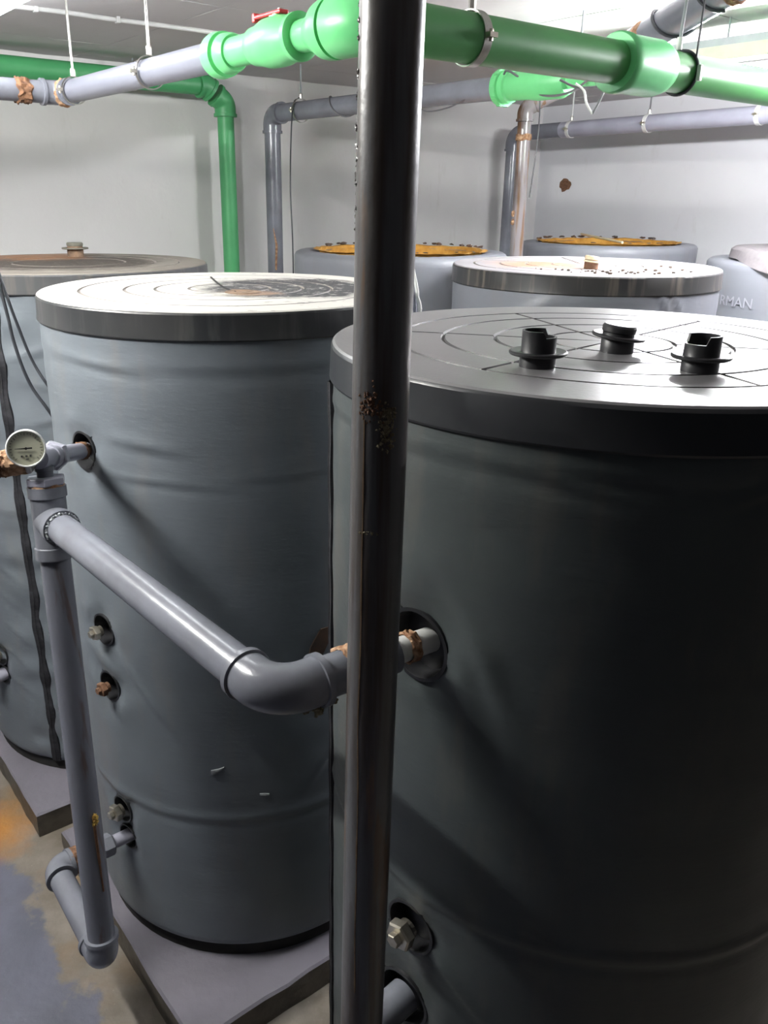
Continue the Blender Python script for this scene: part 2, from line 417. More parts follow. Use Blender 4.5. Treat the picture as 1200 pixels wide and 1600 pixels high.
# ------------------------------------------------------------------ the room
def slab(name, c0, c1, c2, c3, thick, m, parent=None):
    vs = [V(c) for c in (c0, c1, c2, c3)]; nrm = (vs[1]-vs[0]).cross(vs[3]-vs[0]).normalized()
    vs += [v+nrm*thick for v in vs]
    return obj(name, vs, [(0, 1, 2, 3)[::-1], (4, 5, 6, 7), (0, 1, 5, 4), (1, 2, 6, 5), (2, 3, 7, 6), (3, 0, 4, 7)], m, parent, smooth=False)
A0 = CORNER - U*7.6; B0 = CORNER + W*8.6
NE = A0 + W*8.6
structure(slab('floor', A0, B0-U*7.6, B0, CORNER, -0.12, M['floor']))
H = Z*CEIL
structure(slab('wall_left', A0, CORNER, CORNER+H, A0+H, -0.15, M['wall']))
wr = structure(slab('wall_right', CORNER, B0, B0+H, CORNER+H, -0.15, M['wall_r']))
ceil = structure(slab('ceiling', A0+H, CORNER+H, B0+H, NE+H, -0.12, M['lamp_grey']))
ceil['label'] = 'white painted ceiling of square boards'
# ceiling boards, 1.04 m wide, hung just under the slab
bw = 1.04; uo = 1.67 - CORNER.dot(U)
i = 0
for a in range(-4, 4):
    for b in range(0, 8):
        u0 = uo+a*bw; u1 = u0+bw; w0 = b*bw+0.45-bw; w1 = w0+bw
        u0c, u1c = max(u0, -7.6), min(u1, 0.0); w0c, w1c = max(w0, 0.0), min(w1, 8.6)
        if u1c-u0c < 0.05 or w1c-w0c < 0.05: continue
        c = CORNER+U*((u0c+u1c)/2)+W*((w0c+w1c)/2)+Z*(CEIL-0.006)
        vs = []; n = 8; hu, hw = (u1c-u0c)/2-0.002, (w1c-w0c)/2-0.002; fs = []
        for p in range(n+1):
            for q in range(n+1):
                x = p/n*2-1; y = q/n*2-1
                sag = -0.006*(1-x*x)*(1-y*y)*(0.4+random.random()*0.1)
                vs.append(c+U*hu*x+W*hw*y+Z*(sag-0.004+0.004*noise.noise(V((x*2+a, y*2+b, 0)))))
        for p in range(n):
            for q in range(n): k = p*(n+1)+q; fs.append((k, k+1, k+n+2, k+n+1))
        ring = [q for q in range(n+1)] + [p*(n+1)+n for p in range(1, n+1)] + [n*(n+1)+q for q in range(n-1, -1, -1)] + [p*(n+1) for p in range(n-1, 0, -1)]
        base = len(vs)
        for r_ in ring: v = V(vs[r_]); v.z = CEIL+0.002; vs.append(v)
        for k in range(len(ring)):
            k2 = (k+1) % len(ring); fs.append((ring[k], ring[k2], base+k2, base+k))
        obj('ceiling_board', vs, fs, M['ceiling'], ceil)
# pale filler beads squeezed out of two board joints
def bead(name, p0, p1, r, seed):
    p0, p1 = V(p0), V(p1); n = 60; pts, rr = [], []
    for k in range(n+1):
        t = k/n; e = noise.noise(V((t*22, seed, 0)))
        pts.append(p0.lerp(p1, t)+U*0.004*noise.noise(V((t*9, seed+4, 0)))); rr.append(r*(0.35+0.9*max(0.0, e+0.35)))
    return tube(name, pts, rr, M['white_pl'], ceil, seg=8)
for du, wa, wb, r, s in [(1.67, 1.9, 4.6, 0.006, 1), (2.71, 2.2, 4.6, 0.004, 2)]:
    base = CORNER + U*(du-CORNER.dot(U)) + Z*(CEIL-0.010)
    bead('joint_filler', base+W*wa, base+W*wb, r, s)
# knocked hole in the right wall
hp = V((1.461-0.156, 6.42+0.2, 2.331)); hp = CORNER + W*0.26 + Z*2.331
hv = []; hf = []
for j, (rr, dep) in enumerate([(0.044, 0.003), (0.026, 0.0065), (0.020, 0.001), (0.009, 0.0008)]):
    for k in range(16):
        t = 2*pi*k/16; q = rr*(1+0.6*noise.noise(V((cos(t)*2.1, sin(t)*2.1, j*0.3))))
        hv.append(hp+W*q*cos(t)*1.2+Z*q*sin(t)-U*dep)
for j in range(3):
    for k in range(16): a = j*16+k; b = j*16+(k+1) % 16; hf.append((a, b, b+16, a+16))
hf.append(tuple(48+k for k in range(16)))
o = obj('wall_hole', hv, hf, M['rust_bolt'], wr); o['label'] = 'small brown knocked hole'

# ------------------------------------------------------------------ tanks
TOP, BASE = 2.0, 0.10
def jacket(root, c, z0, z1, m, R=0.5, nt=200, nz=130, dents=(), rings=(), folds=(), seed=0, top_close=None, wr=0.0022, zipper=None):
    vs, fs = [], []
    prof = [(z0, R-0.05), (z0+0.006, R-0.018), (z0+0.02, R-0.004)]
    zs = [p[0] for p in prof] + [z0+0.035+(z1-z0-0.035)*k/nz for k in range(nz+1)]
    rs = [p[1] for p in prof] + [R]*(nz+1)
    for z, r0 in zip(zs, rs):
        for k in range(nt):
            t = 2*pi*k/nt
            r = r0
            p = V((cos(t)*R, sin(t)*R, z))
            r += wr*noise.noise(V((p.x*3, p.y*3, z*6+seed)))
            r += wr*0.8*noise.noise(V((p.x*2.2, p.y*2.2, z*16+seed*2)))
            for (rz, w, a, wav, ph) in rings:
                dz = z-rz-wav*sin(t+ph); r += a*exp(-(dz/w)**2)
                r += -a*0.8*exp(-((dz+w*1.3)/w)**2)
            tt, zz = t, z
            for (dt, dz_, w, a) in dents:      # round opening cut for a port, fabric drawn in around it
                x = ((t-dt+pi) % (2*pi)-pi)*R; y = z-dz_; d = sqrt(x*x+y*y)
                if d > w*5: continue
                if d >= w:
                    r -= 0.007*exp(-((d-w)/0.022)**2)
                    r += 0.004*sin(atan2(y, x)*3+dz_*17)*exp(-((d-w*1.7)/(w*0.9))**2)
                    if d < w+0.011: k_ = (w+0.001)/d; tt = dt+x*k_/R; zz = dz_+y*k_
                else:
                    r -= a
                    if d > w-0.011: k_ = (w-0.001)/d; tt = dt+x*k_/R; zz = dz_+y*k_
            for (ft, fz, ang, ln, w, a) in folds:
                x = ((t-ft+pi) % (2*pi)-pi)*R; y = z-fz
                s = x*cos(ang)+y*sin(ang); q = -x*sin(ang)+y*cos(ang)+0.12*s*s
                if abs(s) < ln*1.5: r += a*exp(-(q/w)**2)*exp(-(s/ln)**2) - a*0.6*exp(-((q+w*1.6)/w)**2)*exp(-(s/ln)**2)
            if zipper:
                x = ((t-zipper+pi) % (2*pi)-pi)*R
                if abs(x) < 0.2: r += 0.005*exp(-((abs(x)-0.055)/0.04)**2)*sin(z*38+3*noise.noise(V((z*5, 0, seed))))
            vs.append(V((c[0]+r*cos(tt), c[1]+r*sin(tt), zz)))
    n = len(zs)
    for i in range(n-1):
        for k in range(nt): a = i*nt+k; b = i*nt+(k+1) % nt; fs.append((a, b, b+nt, a+nt))
    if top_close:     # fabric folded over the rim towards the inside
        for (r1, dz, rag) in top_close:
            for k in range(nt):
                t = 2*pi*k/nt; e = noise.noise(V((cos(t)*6, sin(t)*6, seed+r1*9)))
                e2 = noise.noise(V((cos(t)*15, sin(t)*15, seed+r1*5)))
                vs.append(V((c[0]+(r1+rag*e*1.5)*cos(t), c[1]+(r1+rag*e*1.5)*sin(t), z1+dz+rag*(e*0.5+e2*0.6))))
            i = len(vs)//nt-2
            for k in range(nt): a = i*nt+k; b = i*nt+(k+1) % nt; fs.append((a, b, b+nt, a+nt))
    fs.append(tuple(range(nt))[::-1])
    return obj('jacket', vs, fs, m, root, sharp=60)
def lid(root, c, mt, ms, mg, rings=(), spokes=(), R=0.5, skirt=0.066, gw=0.0045, gd=0.004, tilt=None, nt=144):
    """shallow cap: skirt plus a top with ring and spoke grooves cut in"""
    radii = [0.012]
    for r in sorted(rings): radii += [r-gw, r-gw*0.6, r+gw*0.6, r+gw]
    for r in (0.03, 0.06, 0.09, 0.15, 0.25, 0.35, 0.44, R-0.012, R-0.004, R):
        if all(abs(r-q) > gw*1.6 for q in rings): radii.append(r)
    radii = sorted(radii)
    rmax = max(rings) if rings else 0
    cols = []                       # (base angle, offset in metres, in groove?)
    sp = sorted([s % (2*pi) for s in spokes] + [(s+pi) % (2*pi) for s in spokes])
    if sp:
        per = nt//len(sp)
        for i, s in enumerate(sp):
            nx = sp[(i+1) % len(sp)] + (2*pi if i == len(sp)-1 else 0)
            for off, g in ((-gw, 0), (-gw*0.6, 1), (gw*0.6, 1), (gw, 0)): cols.append((s, off, g))
            for k in range(1, per): cols.append((s+(nx-s)*k/per, 0, 0))
    else:
        cols = [(2*pi*k/nt, 0, 0) for k in range(nt)]
    nc = len(cols); vs, fs, fm = [], [], []
    def is_ring(r): return any(abs(r-q) < gw*0.7 for q in rings)
    for r in radii:
        for (a, off, g) in cols:
            t = a+max(-0.12, min(0.12, off/r)); z = TOP
            z += 0.0008*noise.noise(V((r*cos(t)*5, r*sin(t)*5, c[0])))
            if is_ring(r) or (g and r <= rmax+1e-6 and r > 0.02): z -= gd
            if r > R-0.003: z -= 0.003
            vs.append(V((c[0]+r*cos(t), c[1]+r*sin(t), z)))
    for i in range(len(radii)-1):
        for k in range(nc):
            k2 = (k+1) % nc
            fs.append((i*nc+k, (i+1)*nc+k, (i+1)*nc+k2, i*nc+k2))
            rr = is_ring(radii[i]) or is_ring(radii[i+1])
            gg = (cols[k][2] or cols[k2][2]) and radii[i+1] <= rmax+1e-6
            fm.append(2 if (rr or gg) else 0)
    fs.append(tuple(range(nc))[::-1][::-1]); fm.append(0)
    base = (len(radii)-1)*nc
    for j, (rr, z) in enumerate([(R+0.003, TOP-0.008), (R+0.004, TOP-skirt+0.02), (R+0.006, TOP-skirt+0.004), (R+0.003, TOP-skirt), (R-0.03, TOP-skirt)]):
        for (a, off, g) in cols:
            t = a+off/R; q = rr+0.0012*noise.noise(V((cos(t)*3, sin(t)*3, j+c[1])))
            vs.append(V((c[0]+q*cos(t), c[1]+q*sin(t), z)))
        nb = len(vs)-nc; pb = base if j == 0 else nb-nc
        for k in range(nc):
            k2 = (k+1) % nc; fs.append((pb+k, nb+k, nb+k2, pb+k2)); fm.append(1)
    o = obj('lid', vs, fs, mt, root, mats=[ms, mg], fmat=fm, sharp=25)
    return o
def collar(root, c, ang, z, r=0.048, R=0.5, m=None, depth=0.0):
    """black rosette pressed into the jacket around a port, curved with the shell"""
    vs, fs = [], []; seg = 32
    prof = [(1.10, -0.001), (1.09, 0.0045), (0.98, 0.0045), (0.95, 0.0), (0.94, -0.030), (0.3, -0.031), (0.1, -0.031)]
    for (q, h) in prof:
        for k in range(seg):
            t = 2*pi*k/seg; x = r*q*cos(t); y = r*q*sin(t); a = ang+x/R; rr = R+h-depth-(0.007 if q > 0.9 else 0)
            vs.append(V((c[0]+rr*cos(a), c[1]+rr*sin(a), z+y)))
    for i in range(len(prof)-1):
        for k in range(seg): a = i*seg+k; b = i*seg+(k+1) % seg; fs.append((a, b, b+seg, a+seg))
    fs.append(tuple((len(prof)-1)*seg+k for k in range(seg)))
    return obj('port_collar', vs, fs, m or M['black_pl'], root)
def plug(root, c, ang, z, m, R=0.5, s=1.0):
    d = V((cos(ang), sin(ang), 0)); o = V((c[0], c[1], z))+d*(R-0.012)
    a = hexnut(o, d, 0.020*s, 0.026*s); b = hexnut(o+d*0.02*s, d, 0.012*s, 0.0125*s)
    x = tube_data([o-d*0.01, o+d*0.012], 0.018*s, 16)
    vs, fs = join([a, b, x]); return obj('plug', vs, fs, m, root, smooth=False)
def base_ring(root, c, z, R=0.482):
    return turned('base_ring', V((c[0], c[1], z)), Z, [(0, R), (0.05, R)], M['gap_shade'], root, seg=64)
def zipper(root, c, ang, z0, z1, w=0.034, R=0.5, lift=0.004, seed=0, wv=1.0):
    vs, fs = [], []; n = 120
    for k in range(n+1):
        z = z0+(z1-z0)*k/n; wob = wv*(0.006*noise.noise(V((z*6, seed, 0)))+0.003*sin(z*38+seed))
        ww = w*(0.5+0.16*noise.noise(V((z*14, 3, seed)))+0.05*sin(z*38))
        for (x, h) in ((-ww, -0.003), (-ww*0.9, lift), (-ww*0.2, lift+0.001), (0, lift+0.004), (ww*0.2, lift+0.001), (ww*0.9, lift), (ww, -0.003)):
            a = ang+(x+wob)/R; rr = R+h+wv*0.0035*sin(z*38+seed*2)
            vs.append(V((c[0]+rr*cos(a), c[1]+rr*sin(a), z)))
    for k in range(n):
        for j in range(6): a = k*7+j; fs.append((a, a+1, a+8, a+7))
    return obj('zipper', vs, fs, M['zipper'], root)
def plinth(c, label, hu=0.53, hw=0.53, hw2=None):
    c = V((c[0], c[1], 0)); hw2 = hw2 or hw; n = 14
    root_loc = c
    vs, fs = [], []
    # square slab with rough worn edges
    ring = []
    for (sx, sy, dx, dy) in ((-1, -1, 1, 0), (1, -1, 0, 1), (1, 1, -1, 0), (-1, 1, 0, -1)):
        for k in range(n):
            t = k/n*2; ring.append((sx+dx*t, sy+dy*t))
    lev = [(0.0, 1.0), (0.05, 1.0), (BASE-0.008, 0.999), (BASE, 0.985)]
    for (z, s) in lev:
        for (x, y) in ring:
            e = 0.006*noise.noise(V((x*5+c.x, y*5, z*20)))
            vs.append(c+U*(x*(hu*s+e))+W*(y*((hw2 if y > 0 else hw)*s+e))+Z*(z if z < BASE else z-0.001))
    nr = len(ring)
    for i in range(len(lev)-1):
        for k in range(nr): a = i*nr+k; b = i*nr+(k+1) % nr; fs.append((a, b, b+nr, a+nr))
    fs.append(tuple(range(nr))[::-1]); fs.append(tuple((len(lev)-1)*nr+k for k in range(nr)))
    o = obj('plinth', vs, fs, M['plinth'], None, smooth=False, loc=root_loc)
    return tag(o, label, 'plinth', None)

cL, cF, cB, cM, cA, cO, cR = (-0.36, 2.352), (0.45, 1.512), (-1.08, 3.2), (0.86, 3.35), (0.185, 4.12), (1.45, 5.15), (2.23, 4.25)
GT = 'insulated cylindrical water tanks standing in rows'
def tank(c, label): return thing('water_tank', label, 'tank', (c[0], c[1], BASE), GT)
pL = atan2(1.972-cL[1], -0.684-cL[0]); pF = atan2(1.163-cF[1], 0.092-cF[0])

# -- left tank
plinth(cL, 'grey painted plinth with a worn front corner, under the white-topped tank', 0.53, 0.45, 0.565)
t = tank(cL, 'grey tank with a flaking white lid top, left of the tall black pipe')
base_ring(t, cL, BASE)
ports = [(pL, 1.644, 0.046), (pL, 1.144, 0.042), (pL, 0.968, 0.042), (pL-0.01, 0.545, 0.040), (pL+0.02, 0.452, 0.038)]
pr = atan2(1.93-cL[1], -0.05-cL[0])+0.16
jacket(t, cL, BASE+0.035, TOP-0.06, M['jacket'], dents=[(a, z, r, 0.05) for a, z, r in ports]+[(pr, 1.12, 0.045, 0.05)], nt=360, nz=210,
       rings=[(0.625, 0.016, 0.0030, 0.008, 1.0), (1.60, 0.012, 0.0008, 0.012, 2.5), (1.88, 0.016, 0.0015, 0.004, 0.4)], wr=0.0012,
       folds=[(pL+0.40, 1.69, -0.10, 0.09, 0.014, 0.0035), (pL+0.5, 1.60, -0.05, 0.18, 0.010, 0.002), (pL+0.32, 0.98, -0.9, 0.10, 0.012, 0.005), (pL+0.2, 1.87, -0.08, 0.1, 0.01, 0.004),
              (pr-0.2, 1.10, 0.7, 0.12, 0.012, 0.006), (pr-0.15, 0.80, 0.9, 0.10, 0.010, 0.005)], seed=1)
ld = lid(t, cL, M['top_left'], M['skirt_left'], M['groove_pale'], rings=(0.11, 0.20, 0.28, 0.395), spokes=(), gd=0.003)
cr = tube('crack', curve_pts([(-0.464, 2.66, TOP), (-0.42, 2.50, TOP), (-0.37, 2.34, TOP), (-0.33, 2.25, TOP)]), [0.003]*25, M['ink'], ld, seg=6)
hub = turned('centre_hub', (-0.31, 2.25, TOP-0.004), Z, [(0, 0.05), (0.006, 0.048), (0.008, 0.03), (0.004, 0.02)], M['hub'], ld, seg=24)
for (a, z, r) in ports: collar(t, cL, a, z, r)
collar(t, cL, pr, 1.12, 0.045)
plug(t, cL, pL, 1.144, M['bolt'], R=0.525, s=0.8); plug(t, cL, pL, 0.968, M['rust_bolt'], R=0.522, s=0.8); plug(t, cL, pL-0.01, 0.545, M['bolt'], R=0.52, s=1.0)
def patch(name, c, ang, z, pts, m, root, R=0.5, h=0.002):
    vs = [V((c[0]+(R+h)*cos(ang+x/R), c[1]+(R+h)*sin(ang+x/R), z+y)) for x, y in pts]; n = len(vs)
    cen = sum(vs, V((0, 0, 0)))/n; cen = V((c[0], c[1], 0))+(cen-V((c[0], c[1], 0)))*1.0
    d = V((cen.x-c[0], cen.y-c[1], 0)).normalized(); cc = V((c[0]+(R+h*1.5)*d.x, c[1]+(R+h*1.5)*d.y, cen.z))
    low = [V((c[0], c[1], 0))+V((v.x-c[0], v.y-c[1], 0))*0.985+V((0, 0, v.z)) for v in vs]
    fs = [(i, (i+1) % n, 2*n) for i in range(n)]+[(i, n+i, n+(i+1) % n, (i+1) % n) for i in range(n)]
    return obj(name, vs+low+[cc], fs, m, root)
a0 = atan2(1.922-cL[1], -0.105-cL[0])
patch('tape_strip', cL, a0, 1.125, [(-0.035, -0.055), (0.0, -0.05), (0.045, 0.03), (0.05, 0.055), (0.01, 0.055), (-0.02, 0.01)], M['tape'], t, h=0.004)
a1 = atan2(1.852-cL[1], -0.368-cL[0])
patch('paint_drip', cL, a1-0.02, 0.782, [(-0.012, -0.007), (-0.002, -0.010), (0.003, -0.003), (0.016, 0.006), (0.024, 0.016), (0.010, 0.010), (-0.004, 0.006), (-0.012, 0.004)], M['paint_drop'], t, h=0.004)
patch('paint_drip', cL, a1+0.24, 0.700, [(-0.014, -0.002), (0.0, -0.004), (0.012, -0.006), (0.012, -0.001), (0.0, 0.002), (-0.014, 0.003)], M['paint_drop'], t, h=0.004)

# -- front tank
t = tank(cF, 'grey tank with a shade-darkened jacket at the front right, its lid carrying three black pipe stubs')
turned('base_ring', V((cF[0], cF[1], 0.0)), Z, [(0, 0.47), (0.14, 0.47)], M['gap_shade'], t, seg=64)
portsF = [(pF, 1.572, 0.058), (pF+0.02, 0.985, 0.050), (pF, 0.80, 0.056)]
jacket(t, cF, BASE, TOP-0.06, M['jacket_shaded'], dents=[(a, z, r, 0.05) for a, z, r in portsF], nt=360, nz=210,
       rings=[(1.08, 0.014, 0.0035, -0.02, 1.9), (1.905, 0.013, 0.0025, 0.006, 2.0)], wr=0.0014,
       folds=[(pF+0.22, 0.93, -0.75, 0.12, 0.010, 0.004), (pF+0.25, 1.60, -1.0, 0.12, 0.018, 0.0030), (pF+0.32, 1.50, -1.2, 0.10, 0.018, 0.0025),
              (pF+0.45, 1.885, -0.15, 0.08, 0.008, 0.004), (pF+0.95, 1.885, 0.3, 0.04, 0.008, 0.006), (pF+1.02, 1.88, -0.6, 0.03, 0.006, 0.005)], seed=5)
zipper(t, cF, radians(184.5), BASE+0.02, TOP-0.07, w=0.03, lift=0.005, seed=2, wv=0.2)
for (a, z, r) in portsF: collar(t, cF, a, z, r)
plug(t, cF, pF+0.02, 0.985, M['bolt'], R=0.52, s=1.1)
dF = V((cos(pF), sin(pF), 0)); pp = V((cF[0], cF[1], 0.80))
turned('pipe_stub', pp+dF*0.49, dF, [(0, 0.033), (0.09, 0.033), (0.092, 0.028)], M['pvc'], t)
S = radians(46)
ld = lid(t, cF, M['top_front'], M['skirt_front'], M['groove'], rings=(0.11, 0.205, 0.30, 0.385), spokes=(S, S+pi/3, S+2*pi/3), gw=0.0042)
def bung(parent, x, y, r=0.026, h=0.052, flz=0.018, fl=0.044, cut=0.0, tiltv=(0, 0, 1), cap=None, m=None, cutdir=0.0, body_m=None, name='pipe_stub'):
    """short hollow sleeve with a loose flange ring, optionally closed by a cap"""
    m = m or M['black_pl']; seg = 32; base = V((x, y, TOP-0.003)); parts = []
    vs, fs = [], []
    rows = [(r*1.05, 0), (r*1.05, flz), (r, flz+0.002), (r, 'top'), (r*0.86, 'top'), (r*0.86, 0.012), (0.0005, 0.012)]
    for (q, z) in rows:
        for k in range(seg):
            tt = 2*pi*k/seg
            zz = (h - (cut if cos(tt-cutdir) > 0.35 else 0.0)) if z == 'top' else z
            vs.append(base+V((q*cos(tt), q*sin(tt), zz)))
    for i in range(len(rows)-1):
        for k in range(seg): a = i*seg+k; b = i*seg+(k+1) % seg; fs.append((a, b, b+seg, a+seg))
    o = obj(name, vs, fs, body_m or m, parent)
    tv = V(tiltv).normalized()
    turned('flange', base+Z*(flz+0.002), tv, [(0, r), (0.0, fl*0.96), (0.002, fl), (0.0045, fl), (0.006, fl*0.95), (0.004, r)], m, parent)
    if cap:
        turned('stub_cap', base+Z*h, tv, [(-0.004, r*0.9), (0, r*1.06), (0.008, r*1.08), (0.012, r*0.98), (0.0125, 0.002)], cap, parent)
    return o
bung(ld, 0.269, 1.262, h=0.058, cut=0.009, cutdir=radians(-20), flz=0.020)
bung(ld, 0.431, 1.405, h=0.036, flz=0.024, tiltv=(0.10, -0.02, 1), cap=M['black_pl'])
bung(ld, 0.509, 1.245, h=0.056, cut=0.012, cutdir=radians(200), flz=0.020)

# -- rear left tank
plinth(cB, 'grey painted concrete plinth under the rear left tank with the zip')
t = tank(cB, 'grey tank at the rear left with a black zip and brown stained lid')
base_ring(t, cB, BASE)
zb = radians(-100.9); pb = atan2(2.799-cB[1], -1.379-cB[0])
jacket(t, cB, BASE+0.035, TOP-0.06, M['jacket'], dents=[(pb, 0.572, 0.038, 0.03), (pb, 0.485, 0.038, 0.03)], rings=[(1.2, 0.014, 0.002, 0.01, 1.0)],
       folds=[(zb+0.22+0.05*(k % 3), 1.75-0.11*k, 0.25*(-1)**k, 0.10, 0.009, 0.0055) for k in range(14)]+[(zb-0.22, 0.95-0.12*k, -0.5, 0.07, 0.009, 0.004) for k in range(5)], seed=9, zipper=zb)
zipper(t, cB, zb, BASE+0.05, TOP-0.068, w=0.036, seed=6)
collar(t, cB, pb, 0.572, 0.042); collar(t, cB, pb, 0.485, 0.040)
plug(t, cB, pb, 0.572, M['bolt'], R=0.52)
dB = V((cos(pb), sin(pb), 0)); turned('pipe_stub', V((cB[0], cB[1], 0.485))+dB*0.49, dB, [(0, 0.026), (0.07, 0.026)], M['pvc_light'], t)
ld = lid(t, cB, M['top_back'], M['skirt_back'], M['groove_pale'], rings=(0.20, 0.31, 0.40), spokes=())
M['bung_grey'] = simple('weathered_plastic', (0.11, 0.11, 0.09), (0.2, 0.19, 0.15), 0.5)
bung(ld, -1.151, 3.50, r=0.030, h=0.045, flz=0.030, fl=0.052, cap=M['bung_grey'], m=M['bung_grey'], body_m=M['hub'])

# -- middle tank
plinth(cM, 'grey painted concrete plinth under the middle tank, behind the front tank', 0.53, 0.485)
t = tank(cM, 'grey tank in the middle with a pale rust-tinted lid, behind the front tank')
base_ring(t, cM, BASE)
jacket(t, cM, BASE+0.035, TOP-0.05, M['jacket_light'], folds=[(radians(-118), 1.90, 0.5, 0.07, 0.012, 0.008), (radians(-122), 1.88, 0.25, 0.09, 0.012, 0.008), (radians(-70), 1.90, -1.1, 0.05, 0.010, 0.008), (radians(-64), 1.90, -1.0, 0.05, 0.010, 0.008), (radians(-100), 1.915, 0.1, 0.2, 0.012, 0.006)], seed=12, nz=90)
ld = lid(t, cM, M['top_middle'], M['skirt_streak'], M['groove_pale'], rings=(0.12, 0.22, 0.32, 0.42), spokes=(0.5, 0.5+pi/3, 0.5+2*pi/3), gd=0.003)
M['cap_cream'] = simple('cream_cap', (0.62, 0.50, 0.30), (0.7, 0.62, 0.45), 0.5)
bung(ld, 0.839, 3.16, r=0.024, h=0.036, flz=0.024, fl=0.030, tiltv=(0.12, 0, 1), cap=M['cap_cream'], m=M['cap_cream'], body_m=M['rust_bolt'])
crumbs = []
for k in range(46):
    a = radians(-90)+random.gauss(0.18, 0.42); r = random.uniform(0.27, 0.44)
    crumbs.append(blob_data((cM[0]+r*cos(a), cM[1]+r*sin(a), TOP+0.003), random.uniform(0.0015, 0.006), k, (1.4, 1, 0.7), 6, 4))
vs, fs = join(crumbs); o = obj('dirt_crumbs', vs, fs, M['dirt'], ld); o['kind'] = 'stuff'

# -- tanks open at the top
def open_tank(c, label, seed, ztop=TOP, r_in=0.38, slit=None):
    t = tank(c, label)
    base_ring(t, c, BASE)
    jacket(t, c, BASE+0.035, ztop-0.02, M['jacket_light'], seed=seed, nz=80, wr=0.004,
           folds=[(radians(-90+20*k), ztop-0.10, 1.3*(-1)**k, 0.06, 0.008, 0.005) for k in range(-4, 5)],
           top_close=[(0.493, 0.012, 0.0), (0.48, 0.019, 0.001), (0.44, 0.021, 0.003), (r_in+0.02, 0.018, 0.005), (r_in, 0.012, 0.008)])
    # foam lining and inner vessel dome
    seg = 96; vs, fs = [], []
    for (r, z) in ((r_in+0.03, 0.008), (r_in+0.004, 0.006), (r_in-0.002, -0.03), (r_in-0.006, -0.10), (r_in-0.03, -0.15), (0.15, -0.16), (0.02, -0.15)):
        for k in range(seg):
            a = 2*pi*k/seg; e = noise.noise(V((cos(a)*7, sin(a)*7, r*8+seed)))
            vs.append(V((c[0]+(r+0.006*e)*cos(a), c[1]+(r+0.006*e)*sin(a), ztop+z+0.006*e)))
    for i in range(6):
        for k in range(seg): a = i*seg+k; b = i*seg+(k+1) % seg; fs.append((a, b, b+seg, a+seg))
    fs.append(tuple(6*seg+k for k in range(seg)))
    o = obj('foam_lining', vs, fs, M['foam'], t)
    return t
plinth(cA, 'grey painted concrete plinth under the open foam-topped tank behind the black pipe', 0.53, 0.485)
tA = open_tank(cA, 'grey tank without a lid showing yellow foam, directly behind the black pipe', 21)
plinth(cO, 'grey painted concrete plinth under the open tank in the far corner')
tO = open_tank(cO, 'grey lidless tank with yellow foam in the far corner of the room', 33)
o = tube('stick', [(cO[0]-0.06, cO[1]+0.40, TOP+0.03), (cO[0]-0.02, cO[1]-0.36, TOP+0.016)], 0.007, M['cap_cream'], tO, seg=8)
# rags of torn fabric on the rim of the open tank
def rim_tears(t, c, seed, n=26):
    ps = []
    for k in range(n):
        a = radians(random.uniform(10, 170)); r = 0.385+random.uniform(-0.008, 0.03)
        ps.append(blob_data((c[0]+r*cos(a), c[1]+r*sin(a), TOP+0.016), random.uniform(0.004, 0.008), k+seed, (2.2, 1.2, 0.8), 7, 5, 0.9))
    for k in range(7):
        a = radians(-90+random.uniform(-28, 40)); r = 0.385
        ps.append(blob_data((c[0]+r*cos(a), c[1]+r*sin(a), TOP+0.014), random.uniform(0.004, 0.007), k+seed+50, (2.0, 1.0, 0.4), 7, 5, 0.9))
    vs, fs = join(ps); o = obj('torn_fabric_edge', vs, fs, M['tape'], t); o['kind'] = 'stuff'
rim_tears(tA, cA, 3); rim_tears(tO, cO, 8, 20)

# -- right edge tank with a slipped slab lid
plinth(cR, 'grey painted concrete plinth under the lettered tank at the right edge')
t = tank(cR, 'light grey tank with pale lettering and a slipped slab lid, at the right edge')
base_ring(t, cR, BASE)
ZR = TOP-0.03
jacket(t, cR, BASE+0.035, ZR-0.02, M['jacket_light'], seed=40, nz=80, wr=0.003, top_close=[(0.493, 0.010, 0.0), (0.48, 0.018, 0.0), (0.44, 0.021, 0.001), (0.30, 0.021, 0.001), (0.01, 0.021, 0.0)])
# limp foam slab lying off-centre, its near side sagging over the rim
sc_ = V((cR[0]+0.0, cR[1]-0.13, 0)); vs, fs = [], []; seg = 64
def slab_z(p):
    rt_ = sqrt((p.x-cR[0])**2+(p.y-cR[1])**2); return ZR+0.004-0.9*max(0.0, rt_-0.47)
prof = [(0.0, 0), (0.2, 0), (0.38, 0), (0.43, 0), (0.452, 0.006), (0.445, 0.045), (0.43, 0.056), (0.38, 0.060), (0.2, 0.062), (0.0, 0.062)]
for (q, h) in prof:
    for k in range(seg):
        a = 2*pi*k/seg; qq = q*(1+0.012*noise.noise(V((cos(a)*2, sin(a)*2, 4))))
        p = sc_+V((max(qq, 0.001)*cos(a), max(qq, 0.001)*sin(a), 0)); vs.append(V((p.x, p.y, slab_z(p)+h)))
for i in range(len(prof)-1):
    for k in range(seg): a = i*seg+k; b = i*seg+(k+1) % seg; fs.append((a, b, b+seg, a+seg))
obj('slab_lid', vs, fs, M['slab'], t)
cu = bpy.data.curves.new('lettering', 'FONT'); cu.body = 'RMAN'; cu.size = 0.066; cu.extrude = 0.0
fo = bpy.data.objects.new('tmp_text', cu); COL.objects.link(fo)
dg = bpy.context.evaluated_depsgraph_get(); tm = bpy.data.meshes.new_from_object(fo.evaluated_get(dg))
tv = [tuple(v.co) for v in tm.vertices]; tf = [tuple(p.vertices) for p in tm.polygons]
bpy.data.objects.remove(fo)
TEXT_END = radians(215)
wmax = max(v[0] for v in tv)
